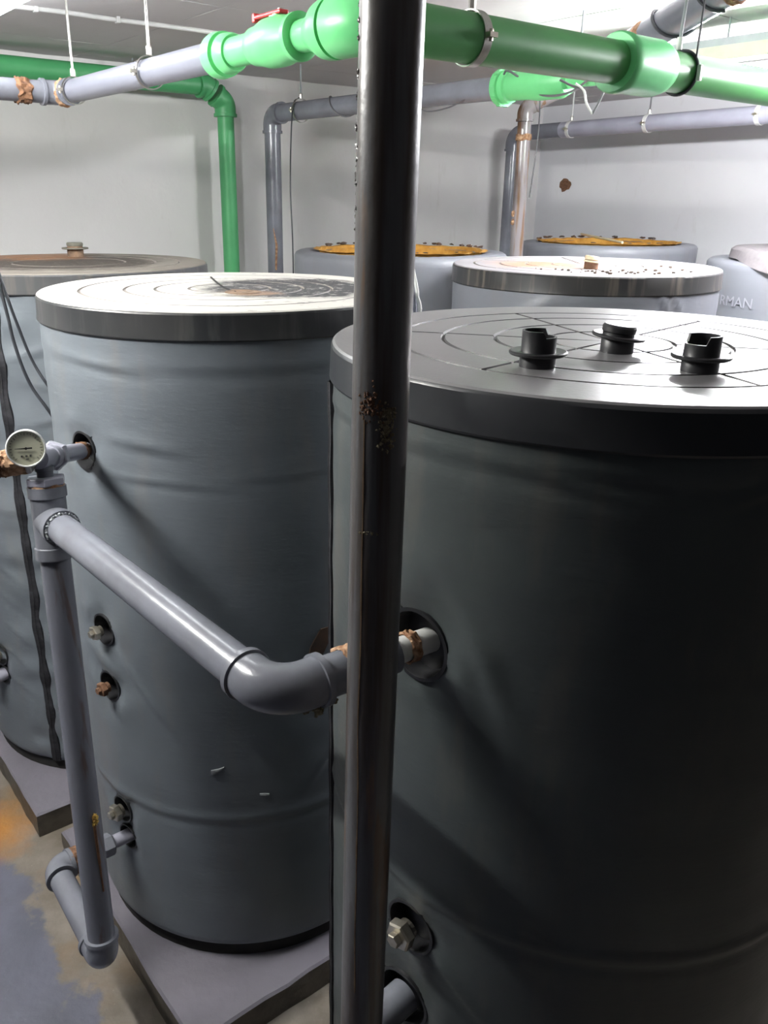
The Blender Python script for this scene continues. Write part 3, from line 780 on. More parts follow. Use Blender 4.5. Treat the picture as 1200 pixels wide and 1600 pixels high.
vs = [V((cR[0]+0.5055*cos(TEXT_END-(wmax-x)*1.05/0.5), cR[1]+0.5055*sin(TEXT_END-(wmax-x)*1.05/0.5), 1.768+y)) for (x, y, z) in tv]
obj('lettering', vs, tf, M['lettering'], t, smooth=False)

# ------------------------------------------------------------------ black pole
P0, P1 = V((0.004, 0.96, 0.0)), V((0.033, 0.959, CEIL))
t = thing('standing_pipe', 'tall dark steel pipe with rust patches, standing in front of the tanks', 'pipe', P0)
n = 90; pts, rr = [], []
for k in range(n+1): pts.append(P0.lerp(P1, k/n)); rr.append(0.0335)
tube('pipe', pts, rr, M['pole'], t, seg=40)
def on_pole(z): return P0.lerp(P1, z/CEIL)
def crust(name, z, ang, items, m, label=None):
    ps = []
    for k, (da, dz, r) in enumerate(items):
        a = ang+da; p = on_pole(z+dz)+V((cos(a), sin(a), 0))*0.0328
        ps.append(blob_data(p, r, k*7+int(z*10), (1, 1, 1.1), 9, 6, 0.9))
    vs, fs = join(ps); o = obj(name, vs, fs, m, t); 
    if label: o['label'] = label
    return o
random.seed(3)
crust('rust_scab', 2.016, radians(-112), [(random.gauss(0, 0.22), random.gauss(0, 0.009), random.uniform(0.0009, 0.0022)) for _ in range(90)], M['rust_bolt'], 'orange rust scab')
crust('mineral_crust', 1.996, radians(-76), [(random.gauss(0, 0.17), random.gauss(0, 0.013), random.uniform(0.0009, 0.0026)) for _ in range(110)], M['crust'], 'grey brown mineral crust')
runp = []
for k in range(61):
    z = 2.0-0.9*k/60; a = radians(-124)+0.10*noise.noise(V((z*6, 1, 0)))+0.18*(k/60)
    runp.append(on_pole(z)+V((cos(a), sin(a), 0))*0.0328)
tube('rust_run', runp, [0.0016+0.0010*noise.noise(V((k*0.3, 2, 0))) for k in range(61)], M['run'], t, seg=6)['label'] = 'tan rust run'
crust('mineral_crust', 1.86, radians(-112), [(random.uniform(-0.35, 0.4), random.uniform(-0.002, 0.002), random.uniform(0.0008, 0.0016)) for _ in range(24)], M['crust'])
# rough notches of peeled paint on the left flank, higher up
crust('paint_blister', 2.36, radians(178), [(random.uniform(-0.25, 0.25), random.uniform(-0.16, 0.10), random.uniform(0.001, 0.0024)) for _ in range(60)], M['pole'])

# ------------------------------------------------------------------ front pipework
r = 0.0325
Rb = V((-0.617, 1.53, 0.464)); Rt = V((-0.672, 1.69, 1.572)); Rd = (Rt-Rb).normalized()
E1 = V((-0.837, 1.825, 0.464)); LP = V((-0.677, 1.965, 0.455))
t = thing('pipe_loop', 'grey plastic pipe loop linking the ports of the two front tanks', 'pipe', Rb)
dLP = V((cos(pL+0.02), sin(pL+0.02), 0)); lp = V((cL[0], cL[1], 0.455))+dLP*0.49
dl = (E1-lp).normalized()
tube('pipe', [lp-dl*0.01, lp+dl*0.10], 0.020, M['pvc_light'], t)
vs, fs = hexnut(lp+dl*0.055, dl, 0.035, 0.034); obj('union_nut', vs, fs, M['pvc'], t, smooth=False)
turned('reducer', lp+dl*0.09, dl, [(0, 0.024), (0.01, 0.030), (0.04, 0.0325), (0.06, 0.030)], M['pvc'], t)
Lx = (E1-lp).length
tube('pipe', [lp+dl*0.13, E1-dl*0.03], 0.028, M['pvc_light'], t)
rust_band('rust_crust', lp+dl*(Lx-0.085), dl, 0.055, 0.034, M['rust'], t, 0.30, 3, label='thick orange rust crust')
elbow(lp, E1, Rb, r, M['pvc'], t, bend=1.0, ext=0.45)
tube('pipe', [E1+(Rb-E1).normalized()*0.05, Rb-(Rb-E1).normalized()*0.05], r, M['pvc'], t)
elbow(E1, Rb, Rt, r, M['pvc'], t, bend=1.15)
tube('riser', [Rb+Rd*0.05, Rt-Rd*0.06], r, M['pvc_riser'], t, seg=32)
ps = [blob_data(Rb.lerp(Rt, 0.36)+V((0.026, -0.022, 0))+V((random.uniform(-.005, .005), 0, random.uniform(-0.014, 0.014))), 0.0055, k, (1, 1, 1.3), 8, 5, 0.9) for k in range(12)]
vs, fs = join(ps); o = obj('sealant_lump', vs, fs, M['brass'], t); o['label'] = 'yellow sealant lump'
o = tube('rust_run', curve_pts([Rb.lerp(Rt, 0.352)+V((0.0235, -0.0222, 0)), Rb.lerp(Rt, 0.30)+V((0.0245, -0.0215, 0)), Rb.lerp(Rt, 0.24)+V((0.0250, -0.0205, 0)), Rb.lerp(Rt, 0.19)+V((0.026, -0.0195, 0))]), [0.0038]*14+[0.0026]*11, M['rust_bolt'], t, seg=8)
o['label'] = 'brown rust run'
# tee at the top of the riser
Eb = V((-0.117, 1.015, 1.572)); bd = (Eb-Rt).normalized()
vs1 = tube_data([Rt-Rd*0.085, Rt-Rd*0.06, Rt-Rd*0.058, Rt+Rd*0.05, Rt+Rd*0.052, Rt+Rd*0.075], [r*1.24, r*1.24, r*1.15, r*1.15, r*1.26, r*1.26], 32)
vs2 = tube_data([Rt, Rt+bd*0.045, Rt+bd*0.047, Rt+bd*0.068], [r*1.15, r*1.15, r*1.25, r*1.25], 32)
vs, fs = join([vs1, vs2]); obj('tee', vs, fs, M['pvc'], t)
rust_band('rust_ring', Rt+Rd*0.068, Rd, 0.014, r*1.12, M['rust_pale'], t, 0.12, 9, label='pale rust ring on the tee rim')
# glue smeared round the branch socket
ps = []
bx, by = frame(bd)
for k in range(30):
    a = 2*pi*k/30; ps.append(blob_data(Rt+bd*0.070+(bx*cos(a)+by*sin(a))*(r*1.04), random.uniform(0.0025, 0.0045), k, (1, 1, 1), 7, 5, 0.8))
vs, fs = join(ps); obj('glue_bead', vs, fs, M['lamp_grey'], t)
tube('pipe', [Rt+bd*0.05, Eb-bd*0.05], r, M['pvc'], t, seg=36)
Pp = V((cF[0], cF[1], 1.572))+dF*0.49; fd = (Pp-Eb).normalized()
elbow(Rt, Eb, Pp, r, M['pvc'], t, bend=1.7, ext=0.9, seg=36, n=16)
tube('pipe', [Eb+fd*0.07, Pp-fd*0.055], r, M['pvc'], t, seg=32)
vs, fs = hexnut(Eb+fd*0.140, fd, 0.035, r*1.32); obj('union_nut', vs, fs, M['pvc'], t, smooth=False)
rust_band('rust_crust', Eb+fd*0.118, fd, 0.030, r*1.06, M['rust_pale'], t, 0.35, 6, label='flaking rust crust beside the elbow')
ps = [blob_data(Eb+fd*random.uniform(0.055, 0.105)+V((random.uniform(-.010, .006), -0.012, -r*1.10+random.uniform(-0.010, 0.004))), random.uniform(0.003, 0.0065), k, (1, 0.8, 1), 8, 5, 1.0) for k in range(22)]
vs, fs = join(ps); o = obj('mineral_crust', vs, fs, M['crust'], t); o['label'] = 'crumbly mineral crust under the elbow'
tube('nipple', [Pp-fd*0.075, Pp+fd*0.03], 0.021, M['white_pl'], t)
rust_band('rust_ring', Pp-fd*0.03, fd, 0.02, 0.024, M['rust_pale'], t, 0.3, 12)

# union and gauge tee over the riser
G = Rt+Rd*0.137
vs, fs = hexnut(Rt+Rd*0.078, Rd, 0.018, 0.043, ch=0.06); obj('union_nut', vs, fs, M['pvc_light'], t, smooth=False)
tube('nipple', [Rt+Rd*0.05, Rt+Rd*0.078], r*0.95, M['pvc_light'], t)
tube('nipple', [Rt+Rd*0.09, Rt+Rd*0.108, Rt+Rd*0.109, Rt+Rd*0.118, Rt+Rd*0.119, G], [0.0175, 0.0175, 0.021, 0.021, 0.017, 0.017], M['pvc'], t)
tp = V((cL[0], cL[1], 1.644))+V((cos(pL), sin(pL), 0))*0.49
gd_ = (tp-G).normalized()
vs1 = tube_data([G-U*0.0+gd_*(-0.03), G+gd_*0.030, G+gd_*0.031, G+gd_*0.055], [0.023, 0.023, 0.0265, 0.0265], 28)
vs, fs = join([vs1]); obj('tee', vs, fs, M['pvc_light'], t)
vs, fs = hexnut(G+gd_*0.055, gd_, 0.022, 0.034); obj('union_nut', vs, fs, M['pvc_light'], t, smooth=False)
tube('pipe', [G+gd_*0.07, tp], 0.020, M['pvc_light'], t)
rust_band('rust_ring', tp-gd_*0.045, gd_, 0.03, 0.021, M['rust'], t, 0.2, 14)
left_end = G - V((0.60, 0.30, 0.03))
ldir = (left_end-G).normalized()
tube('pipe', [G, left_end], 0.021, M['pvc_light'], t)
rust_band('rust_crust', G+ldir*0.030, ldir, 0.055, 0.0255, M['rust_pale'], t, 0.35, 17, label='orange rust crust left of the gauge')
rust_band('rust_crust', G+ldir*0.075, ldir, 0.02, 0.024, M['rust'], t, 0.45, 19)
tube('socket', [G+ldir*0.095, G+ldir*0.18], 0.027, M['pvc_light'], t)

# pressure gauge
gc = V((-0.690, 1.655, 1.744)); gn = V((0.30, -0.90, 0.10)).normalized(); gr = 0.0385
gx = Z.cross(gn).normalized()
if gx.x < 0: gx = -gx
gy = gn.cross(gx); gy = gy if gy.z > 0 else -gy
t = thing('pressure_gauge', 'round white pressure gauge above the left pipe tee', 'gauge', gc)
turned('case', gc-gn*0.028, gn, [(0, 0.030), (0.003, gr*0.96), (0.024, gr*0.98), (0.026, gr*1.03), (0.031, gr*1.03), (0.0325, gr*0.97), (0.030, gr*0.93), (0.026, gr*0.92), (0.026, 0.001)], M['gauge_case'], t, seg=48)
turned('dial', gc-gn*0.002, gn, [(0, gr*0.92), (0.0008, gr*0.92)], M['dial'], t, seg=48)
def gp(x, y, h=0.0): return gc+gx*x+gy*y+gn*h
h = 0.0012
vs = [gp(-0.022, -0.0002, h), gp(-0.022, 0.0006, h), gp(-0.004, 0.0014, h), gp(0.012, 0.0018, h), gp(0.012, -0.0014, h), gp(-0.004, -0.0012, h)]
top = [v+gn*0.0008 for v in vs]
fs = [tuple(range(6)), tuple(range(6, 12))]+[(i, (i+1) % 6, 6+(i+1) % 6, 6+i) for i in range(6)]
obj('needle', vs+top, fs, M['ink'], t, smooth=False)
turned('needle_hub', gp(0, 0, h), gn, [(0, 0.0028), (0.002, 0.0026)], M['ink'], t, seg=16)
ps = []
for k in range(25):
    a = radians(225-270*k/24); L_ = 0.005 if k % 4 == 0 else 0.0028; q = gr*0.84
    p = gp(cos(a)*q, sin(a)*q, 0); d_ = gx*cos(a)+gy*sin(a); e_ = gy*cos(a)-gx*sin(a)
    ps.append(box_data(p-d_*L_/2, d_*L_/2, e_*0.0004, gn*0.0010))
vs, fs = join(ps); obj('scale_marks', vs, fs, M['ink_grey'], t, smooth=False)
ps = [box_data(gp(x, -0.016, 0), gx*w_, gy*0.0018, gn*0.0010) for x, w_ in ((-0.010, 0.0016), (-0.001, 0.0020), (0.007, 0.0018))]+[box_data(gp(0.0, -0.0225, 0), gx*0.003, gy*0.001, gn*0.001)]
vs, fs = join(ps); obj('scale_numbers', vs, fs, M['ink_grey'], t, smooth=False)
tube('stem', [gp(0, -gr*0.9, -0.013), gp(0, -gr*1.25, -0.018), V((G.x, G.y, G.z+0.012))], [0.009, 0.009, 0.009], M['steel'], t, seg=16)

# ------------------------------------------------------------------ overhead pipe 1 : green main with its grey branch
ZM = 2.57
K = V((0.002, 1.922, ZM)); lft = -W
def onL(s, dz=0.0): return K+lft*s+Z*dz
def onR(s, dz=0.0): return K+U*s+Z*dz
t = thing('overhead_main_pipe', 'overhead green and grey main pipe crossing just under the ceiling', 'pipe', K)
mr = 0.051
tube('pipe', [onR(0.10), onR(3.2)], mr, M['ppr'], t, seg=40)['label'] = 'thick green pipe running to the right'
elbow(onL(1), K, onR(1), mr, M['ppr_lit'], t, bend=1.15, sleeve=1.18, ext=0.5, collar=False, seg=40)
turned('reducer', onL(0.115), lft, [(-0.02, 0.060), (0.0, 0.060), (0.02, 0.056), (0.045, 0.042), (0.06, 0.038)], M['ppr_lit'], t, seg=40)
tube('pipe', [onL(0.16), onL(0.24)], 0.033, M['ppr_lit'], t, seg=32)
turned('coupling', onR(0.82), U, [(0.0, 0.058), (0.0, 0.069), (0.006, 0.073), (0.028, 0.073), (0.03, 0.070), (0.17, 0.070), (0.20, 0.062), (0.215, 0.054), (0.216, 0.050)], M['ppr_lit'], t, seg=44)
# left leg: union nut pair, then grey pipe
turned('coupling', onL(0.52), lft, [(0, 0.036), (0.0, 0.040), (0.01, 0.045), (0.035, 0.047), (0.036, 0.042), (0.046, 0.042), (0.047, 0.052), (0.075, 0.054), (0.088, 0.052), (0.09, 0.046), (0.10, 0.045), (0.101, 0.037)], M['ppr_lit'], t, seg=40)
tube('pipe', [onL(0.42), onL(0.53)], 0.034, M['ppr_lit'], t, seg=32)
bend_s = 1.74; KB = onL(bend_s)
tube('pipe', [onL(0.55), onL(bend_s-0.03)], 0.0365, M['pvc_mid'], t, seg=36)['label'] = 'light grey pipe from the green valve to the bend'
elbow(onL(0), KB, KB-U*1, 0.0365, M['pvc'], t, bend=1.3, sleeve=1.10, ext=0.8)
tube('pipe', [KB-U*0.06, KB-U*3.0], 0.0365, M['pvc'], t, seg=32)
rust_band('rust_crust', KB-U*0.115, -U, 0.05, 0.039, M['rust'], t, 0.32, 31, label='brown rust crust at the bend')
rust_band('rust_crust', KB+W*0.05, -W, 0.035, 0.0415, M['rust_pale'], t, 0.3, 35)

t = thing('ball_valve', 'green ball valve with a red handle on the overhead main', 'valve', onL(0.32))
turned('valve_body', onL(0.225), lft, [(0, 0.034), (0.0, 0.044), (0.004, 0.050), (0.018, 0.050), (0.02, 0.044), (0.04, 0.046), (0.07, 0.052), (0.10, 0.053), (0.13, 0.052), (0.165, 0.044), (0.19, 0.042), (0.20, 0.035)], M['ppr_lit'], t, seg=40)
turned('valve_stem', onL(0.32, 0.045), Z, [(0, 0.022), (0.006, 0.022), (0.007, 0.014), (0.010, 0.014)], M['ppr_lit'], t, seg=24)
hs = onL(0.31, 0.058)
vs, fs = join([box_data(hs+lft*0.045, lft*0.060, U*0.013, Z*0.0045), box_data(hs+lft*0.100, lft*0.006, U*0.013, Z*0.010-Z*0.0)])
o = obj('handle', vs, fs, M['red'], t, smooth=False); b = o.modifiers.new('bevel', 'BEVEL'); b.width = 0.003; b.segments = 2
turned('handle_screw', hs, Z, [(0, 0.008), (0.008, 0.007)], M['steel'], t, seg=12)

def hanger(p, axis, r, label, ring_m=None, rod_m=None, w=0.010, rod=True, cat='hanger', side=1, gap=0.003, rod_top=CEIL):
    """split ring clamp round a pipe on a threaded rod from the ceiling"""
    p, axis = V(p), V(axis).normalized(); sd = axis.cross(Z).normalized()*side
    root = thing('pipe_hanger', label, cat, V((p.x, p.y, rod_top if rod else p.z)), 'pipe hangers under the ceiling')
    R1 = r+gap; seg = 40; vs, fs = [], []
    for k in range(seg):
        a = 2*pi*k/seg
        for (q, s) in ((R1, -w), (R1, w), (R1+0.003, w), (R1+0.003, -w)):
            vs.append(p+(sd*cos(a)+Z*sin(a))*q+axis*s)
    for k in range(seg):
        k2 = (k+1) % seg
        for j in range(4): j2 = (j+1) % 4; fs.append((k*4+j, k2*4+j, k2*4+j2, k*4+j2))
    obj('clamp_ring', vs, fs, ring_m or M['steel'], root)
    ps = []
    for s_ in (1, -1):
        q = p+sd*(R1+0.009)*s_
        vs, fs = join([box_data(q, sd*0.009, axis*w, Z*0.005), hexnut(q-Z*0.012, Z, 0.024, 0.005)])
        obj('clamp_bolt', vs, fs, M['bolt'], root, smooth=False)
    if rod:
        tube('threaded_rod', [p+Z*(R1+0.012), V((p.x, p.y, rod_top))], 0.0042, rod_m or M['steel'], root, seg=10)
        vs, fs = hexnut(p+Z*(R1), Z, 0.026, 0.009); obj('coupling_nut', vs, fs, M['steel'], root, smooth=False)
    return root
hanger(onL(1.01), W, 0.0365, 'ring hanger on the light grey pipe left of the green union', w=0.006, gap=0.006)
hanger(onL(1.62), W, 0.0365, 'ring hanger beside the brown rust at the left pipe bend', w=0.006, gap=0.005, rod_m=M['steel'])
hanger(onR(0.30), U, mr, 'wide clamp hanger on the green main right of the black pipe', w=0.012, gap=0.003)

# strap on the far part of the green main
sp = onR(1.12)
t = thing('pipe_strap', 'black wire strap with pale buckle holding the green main', 'strap', V((sp.x, sp.y, CEIL)), 'pipe hangers under the ceiling')
x_, y_ = frame(U)
tube('strap_ring', [sp+(W*cos(a)+Z*sin(a))*(mr+0.004) for a in [2*pi*k/40 for k in range(41)]], 0.0045, M['wire'], t, seg=8, caps=False)
box('buckle', sp+W*(mr+0.010)+Z*(-0.005), U*0.006, W*0.006, Z*0.020, M['white_pl'], t, bev=0.002)
tube('strap_wire', [sp+W*0.045+Z*mr*0.7, sp+W*0.040+U*0.01+Z*0.16, V((sp.x, sp.y, 0))+W*0.03+U*0.02+Z*CEIL], 0.003, M['wire'], t, seg=6)
tube('threaded_rod', [sp-U*0.02+Z*(mr+0.02), V((sp.x, sp.y, CEIL))-U*0.005], 0.0045, M['lamp_grey'], t, seg=8)
tube('rod_sleeve', [sp-U*0.02+Z*(mr+0.004), sp-U*0.02+Z*(mr+0.035)], 0.008, M['white_pl'], t, seg=10)

# ------------------------------------------------------------------ overhead pipe 2 : behind, with green valve
Z2 = 2.64; Q0 = V((-0.479, 4.85, Z2)); Q1 = V((0.535, 3.63, Z2)); q2 = (Q1-Q0).normalized()
t = thing('rear_overhead_pipe', 'grey overhead pipe behind the black pipe, dropping to the floor at its left end', 'pipe', Q0)
r2 = 0.043
elbow(Q1, Q0, Q0-Z*1, r2, M['pvc'], t, bend=1.3, sleeve=1.12, ext=0.9)
tube('pipe', [Q0+q2*0.06, Q1+q2*0.05], r2, M['pvc'], t, seg=32)
tube('pipe', [Q0-Z*0.06, V((Q0.x, Q0.y, 0))], r2, M['pvc'], t, seg=28)
o = tube('scratch', [V((Q0.x-0.004, Q0.y-r2, 2.07)), V((Q0.x+0.012, Q0.y-r2+0.002, 1.98)), V((Q0.x+0.006, Q0.y-r2, 1.85))], [0.002, 0.007, 0.006], M['rust_pale'], t, seg=6)
S0 = V((0.905, 3.15, 2.725)); S1 = V((1.03, 2.76, 2.80)); sdv = (S1-S0).normalized()
tube('pipe', [Q1+q2*0.30, Q1+q2*0.50, S0-sdv*0.02], 0.030, M['ppr_lit'], t, seg=28)
elbow(Q1+q2*0.3, S0, S1, 0.040, M['pvc'], t, bend=1.2, sleeve=1.05, ext=0.5)
tube('pipe', [S0, S0+sdv*0.95], 0.050, M['pvc'], t, seg=32)['label'] = 'slanting grey pipe rising to the ceiling'
rust_band('rust_crust', S0+sdv*0.03, sdv, 0.05, 0.0505, M['rust_pale'], t, 0.12, 51)
rust_band('rust_ring', S0+sdv*0.45, sdv, 0.03, 0.052, M['rust'], t, 0.25, 54)
t = thing('green_union_valve', 'bright green union valve on the rear pipe, under the green main', 'valve', Q1)
turned('valve_body', Q1, q2, [(0, 0.044), (0.0, 0.064), (0.012, 0.068), (0.03, 0.068), (0.032, 0.058), (0.055, 0.058), (0.06, 0.050), (0.15, 0.052), (0.19, 0.058), (0.30, 0.058), (0.33, 0.046), (0.335, 0.030)], M['ppr_lit'], t, seg=40)
for k in range(10):
    a = 2*pi*k/10; e1, e2 = frame(q2); d_ = e1*cos(a)+e2*sin(a)
    box('grip_rib', Q1+q2*0.018+d_*0.068, q2*0.010, d_*0.0025, q2.cross(d_)*0.004, M['ppr_lit'], t)
hanger(Q0.lerp(Q1, 0.165), q2, r2, 'ring hanger on the rear grey pipe left of the black pipe', w=0.006, gap=0.010, rod_m=M['lamp_grey'])
# thin cables wound on pipe 2 and hanging from it
def wire(name, pts, r, m, label, cat='cable', group=None, n=8):
    p = curve_pts(pts, n); vs, fs = tube_data(p, r, 8)
    o = obj(name, vs, fs, m, None, loc=p[0]); return tag(o, label, cat, group)
hg = Q0.lerp(Q1, 0.155)
wire('hanging_cable', [hg+Z*0.06, hg+V((-0.03, -0.05, 0)), V((-0.362, 4.52, 2.3)), V((-0.355, 4.52, 1.95)), V((-0.36, 4.55, 1.2)), V((-0.36, 4.56, 0.0))], 0.0035, M['wire'], 'thin dark cable hanging down the wall beside the grey drop pipe')
e1, e2 = frame(q2)
def wound(base, axis, r, s0, s1, turns, rw, m, label, ph=0.0):
    e1, e2 = frame(axis); n = int(turns*20)
    pts = [base+axis*(s0+(s1-s0)*k/n)+(e1*cos(2*pi*turns*k/n+ph)+e2*sin(2*pi*turns*k/n+ph))*(r+rw*0.9) for k in range(n+1)]
    vs, fs = tube_data(pts, rw, 6); o = obj('wound_cable', vs, fs, m, None, loc=pts[0]); return tag(o, label, 'cable')
wound(Q0, q2, r2, 0.45, 1.05, 2.6, 0.004, M['wire_thin'], 'thin grey cable wound round the rear overhead pipe')
wire('drooping_cable', [Q0.lerp(Q1, 0.66)+V((0.03, -0.05, 0.0)), Q0.lerp(Q1, 0.73)+V((0, -0.04, -0.058)), Q0.lerp(Q1, 0.82)+V((0, -0.04, -0.055)), Q0.lerp(Q1, 0.90)+V((0, -0.045, -0.02))], 0.0028, M['wire_thin'], 'slack grey cable drooping under the rear pipe right of the black pipe')
wire('draped_cable', [Q1+V((0.0, -0.06, 0.03)), Q1+q2*0.02+V((0, -0.07, 0.05)), Q1+q2*0.12+V((0, -0.062, 0.0)), Q1+q2*0.2+V((0, -0.055, -0.045)), Q1+q2*0.32+V((0, -0.05, -0.045)), Q1+q2*0.42+V((0, -0.05, 0.0))], 0.0042, M['wire_thin'], 'dark cable draped over the bright green union valve')
wound(S0, sdv, 0.050, 0.10, 0.42, 1.6, 0.005, M['wire'], 'black cable wound round the slanting grey pipe', 1.0)
tw = V((0.72, 3.12, 0))
wire('bent_wire', [V((0.712, 3.12, 2.60)), V((0.74, 3.112, 2.578)), V((0.752, 3.109, 2.54)), V((0.774, 3.105, 2.507))], 0.0038, M['white_pl'], 'short white bent wire end hanging under the green main')
wire('looped_wire', [V((0.66, 3.13, 2.612)), V((0.72, 3.12, 2.588)), V((0.79, 3.105, 2.59)), V((0.812, 3.10, 2.60)), V((0.795, 3.102, 2.55)), V((0.776, 3.105, 2.507))], 0.004, M['wire_thin'], 'dark looped wire joined to the white bent wire end')

# ------------------------------------------------------------------ stained drop pipe near the middle tank
D0 = V((0.80, 4.53, 2.650)); D1 = V((0.97, 4.50, 2.735))
t = thing('drop_pipe', 'rust-streaked pale drop pipe in front of the grey corner pipe', 'pipe', V((0.815, 4.53, 0)))
elbow(D1, D0, D0-Z, 0.034, M['pvc_stained'], t, bend=1.3, sleeve=1.15, ext=0.9)
tube('pipe', [D0-Z*0.06, V((D0.x+0.03, D0.y, 0))], 0.034, M['pvc_stained'], t, seg=28)
tube('pipe', [D0+(D1-D0).normalized()*0.05, D0+(D1-D0)*2.2], 0.034, M['pvc_stained'], t, seg=28)
rust_band('rust_ring', D0-Z*0.115, -Z, 0.03, 0.038, M['rust_pale'], t, 0.12, 61)
ps = [blob_data(V((D0.x-0.028, D0.y-0.022, 2.14+random.uniform(-0.03, 0.03))), 0.008, k, (1, 1, 1.3), 8, 5, 0.9) for k in range(7)]
vs, fs = join(ps); obj('rust_scab', vs, fs, M['rust_pale'], t)
wire('thin_cable', [V((0.83, 4.36, 2.72)), V((0.835, 4.34, 2.60)), V((0.83, 4.33, 2.44)), V((0.815, 4.33, 2.24))], 0.003, M['wire_thin'], 'thin cable hanging beside the rust-streaked drop pipe')

# ------------------------------------------------------------------ pipe on the right wall
C0 = V((1.00, 6.03, 2.635)); C1 = C0+W*2.35+Z*0.02; cw = (C1-C0).normalized()
t = thing('corner_pipe', 'light grey pipe along the right wall, dropping down in the far corner', 'pipe', V((C0.x, C0.y, 0)))
elbow(C1, C0, C0-Z, 0.045, M['pvc'], t, bend=1.5, sleeve=1.12, ext=0.9)
tube('pipe', [C0-Z*0.06, V((C0.x, C0.y, 0))], 0.045, M['pvc'], t, seg=28)
tube('pipe', [C0+cw*0.06, C0+cw*0.40], 0.045, M['pvc'], t, seg=28)
tube('pipe', [C0+cw*0.40, C1], 0.045, M['pvc_light'], t, seg=28)
def wallclip(s, label, rod):
    p = C0+cw*s
    return hanger(p, cw, 0.045, label, ring_m=M['white_pl'], w=0.012, gap=0.002, rod=True, rod_m=M['white_pl'] if rod else M['wire_thin'])
wallclip(0.47, 'white clip on the right wall pipe nearest the far corner', True)
wallclip(1.02, 'white clip on the right wall pipe, middle of the three', False)
wallclip(1.68, 'white clip on the right wall pipe under the green main', True)

# ------------------------------------------------------------------ green pipe on the left wall
g0 = V((-1.604, 4.127, 2.758)); g1 = V((-0.765, 4.783, 2.760)); gv = V((g1.x+0.02, g1.y+0.01, 0))
g0 = g1 - U*2.6
t = thing('green_wall_pipe', 'green pipe along the left wall, turning down behind the rear left tank', 'pipe', V((gv.x, gv.y, 0)))
gr_ = 0.047; ud = (g1-g0).normalized()
mid = g1+V((0.05, 0.035, -0.07))
tube('pipe', [g0, g1-ud*0.07], gr_, M['ppr_mid'], t, seg=32)
gA = g1-ud*0.055; gB = V((g1.x+0.045, g1.y+0.033, g1.z-0.075)); gC = V((gB.x, gB.y, gB.z-0.12))
elbow(g0, gA, gB+(gB-gA)*0.0+V((0, 0, 0)), gr_, M['ppr_mid'], t, bend=1.1, sleeve=1.17, ext=0.55, n=6)
elbow(gA, gB, gC-Z*0.2, gr_, M['ppr_mid'], t, bend=1.1, sleeve=1.17, ext=0.8, n=6)
tube('pipe', [gB-Z*0.04, V((gB.x, gB.y, 0))], gr_*0.92, M['ppr_mid'], t, seg=32)
hanger(g1-ud*0.44, ud, gr_, 'small ring clamp on the green wall pipe left of its elbow', w=0.006, gap=0.002, rod_m=M['lamp_grey'])

# ------------------------------------------------------------------ ceiling conduit with clips
ca = V((-1.164, 3.326, 0))-U*0.9; cb = ca+U*2.6
t = thing('ceiling_conduit', 'thin white conduit clipped to the ceiling at the upper left', 'conduit', ca+Z*(CEIL-0.02))
pts = [ca.lerp(cb, k/40)+Z*(CEIL-0.019+0.004*noise.noise(V((k*0.35, 0, 0))))+W*0.006*noise.noise(V((k*0.2, 5, 0))) for k in range(41)]
tube('conduit', pts, 0.0085, M['white_pl'], t, seg=12)
for s in (0.92, 1.22, 1.75, 2.1):
    p = ca+U*s+Z*(CEIL-0.018)
    box('clip', p, U*0.007, W*0.013, Z*0.013, M['white_pl'], t, bev=0.003)

# ------------------------------------------------------------------ fluorescent lamps
def lamp(mid, ln, label, tube_m, d=W, hz=0.035, hw=0.05):
    root = thing('fluorescent_lamp', label, 'lamp', mid, 'fluorescent ceiling lamps')
    c = V(mid); n_ = d.cross(Z).normalized()
    # tapered housing
    prof = [(-hw, 0.0), (-hw*0.75, -hz*1.3), (hw*0.75, -hz*1.3), (hw, 0.0), (hw, hz*0.7), (-hw, hz*0.7)]
    vs = [c+d*s*ln/2+n_*x+Z*z for s in (-1, 1) for (x, z) in prof]; k = 6
    fs = [tuple(range(6)), tuple(range(6, 12))[::-1]]+[(i, i+6, (i+1) % 6+6, (i+1) % 6) for i in range(6)]
    fm = [0, 0]+[0 if i not in (3, 4, 5) else 1 for i in range(6)]
    obj('housing', vs, fs, M['cream'], root, smooth=False, mats=[M['lamp_grey']], fmat=fm)
    zt = -hz*1.3-0.032
    tube('tube', [c-d*(ln/2-0.04)+Z*zt, c+d*(ln/2-0.04)+Z*zt], 0.019, tube_m, root, seg=16)
    for s in (-1, 1):
        box('lamp_holder', c+d*s*(ln/2-0.025)+Z*(zt+0.012), d*0.012, n_*0.018, Z*0.030, M['white_pl'], root, bev=0.003)
        tube('suspension_rod', [c+d*s*ln*0.3+Z*hz*0.6, V(((c+d*s*ln*0.3).x, (c+d*s*ln*0.3).y, CEIL))], 0.004, M['lamp_grey'], root, seg=8)
    return root
lamp(V((-0.945, 2.665, CEIL-0.028)), 1.22, 'lit fluorescent lamp at the upper left corner of the view', M['tube_l'])
lamp(V((-1.62, 1.62, CEIL-0.028)), 1.3, 'lit fluorescent lamp over the walkway beyond the left edge of the view', M['tube_w'])
lamp(V((1.55, 3.10, 2.755)), 1.3, 'lit fluorescent lamp with cream housing behind the green main at right', M['tube_r'])

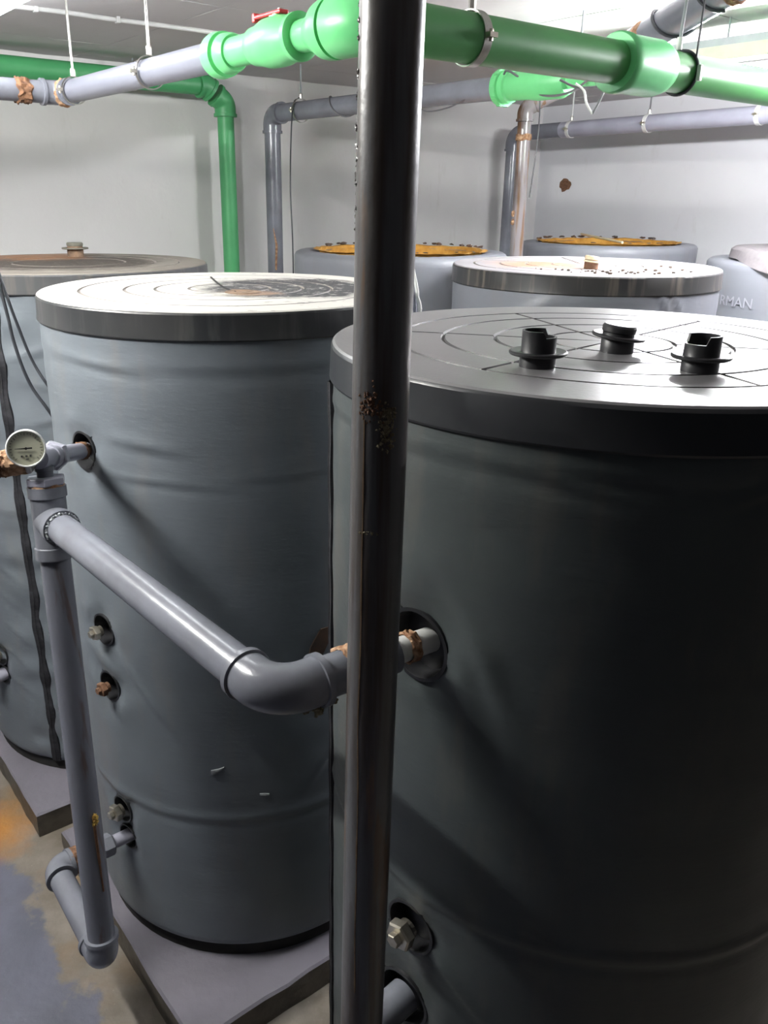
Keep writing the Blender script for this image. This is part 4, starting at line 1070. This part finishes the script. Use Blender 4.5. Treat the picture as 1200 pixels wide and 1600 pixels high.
# bracket and loose rods under the ceiling
t = thing('ceiling_bracket', 'short slanted steel bracket under the ceiling above the green coupling', 'bracket', V((0.80, 3.40, CEIL)))
tube('bracket_arm', [V((0.762, 3.314, 2.70)), V((0.867, 3.288, 2.655))], 0.006, M['steel'], t, seg=8)
tube('bracket_rod', [V((0.762, 3.314, 2.695)), V((0.762, 3.314, CEIL))], 0.004, M['lamp_grey'], t, seg=8)
box('bracket_plate', V((0.875, 3.286, 2.652)), V((0.012, 0, 0)), V((0, 0.008, 0)), Z*0.018, M['rust_bolt'], t, bev=0.002)

# ------------------------------------------------------------------ loose cables at left and thin pipe behind the pole
wire('slack_cable', [V((-1.12, 2.30, 2.852)), V((-1.0, 2.30, 2.20)), V((-0.960, 2.308, 1.989)), V((-0.942, 2.316, 1.898)), V((-0.916, 2.326, 1.794)), V((-0.872, 2.343, 1.694)), V((-0.87, 2.56, 1.50)), V((-0.86, 2.70, 1.0)), V((-0.86, 2.72, 0.11))], 0.0042, M['wire'], 'thin dark cable slanting down, right one of the pair between the left tanks', group='slack cables between the left tanks')
wire('slack_cable', [V((-1.15, 2.30, 2.852)), V((-1.0, 2.30, 2.20)), V((-0.965, 2.306, 1.948)), V((-0.955, 2.31, 1.847)), V((-0.930, 2.32, 1.733)), V((-0.870, 2.344, 1.593)), V((-0.89, 2.54, 1.30)), V((-0.89, 2.62, 0.8)), V((-0.89, 2.62, 0.11))], 0.0048, M['wire'], 'thin dark cable slanting down, left one of the pair between the left tanks', group='slack cables between the left tanks')
wire('white_hose', [V((0.14, 2.60, 2.10)), V((0.168, 2.595, 1.985)), V((0.172, 2.595, 1.955)), V((0.181, 2.594, 1.92)), V((0.181, 2.594, 1.817)), V((0.181, 2.594, 0.9)), V((0.18, 2.59, 0.0))], 0.0055, M['white_pl'], 'thin white hose standing just right of the black pipe, behind the front tank')
wire('grey_rod', [V((0.140, 2.60, 2.10)), V((0.165, 2.60, 1.92)), V((0.160, 2.60, 1.80)), V((0.158, 2.60, 0.9)), V((0.158, 2.60, 0.0))], 0.006, M['pvc_light'], 'thin grey rod beside the white hose, behind the black pipe')
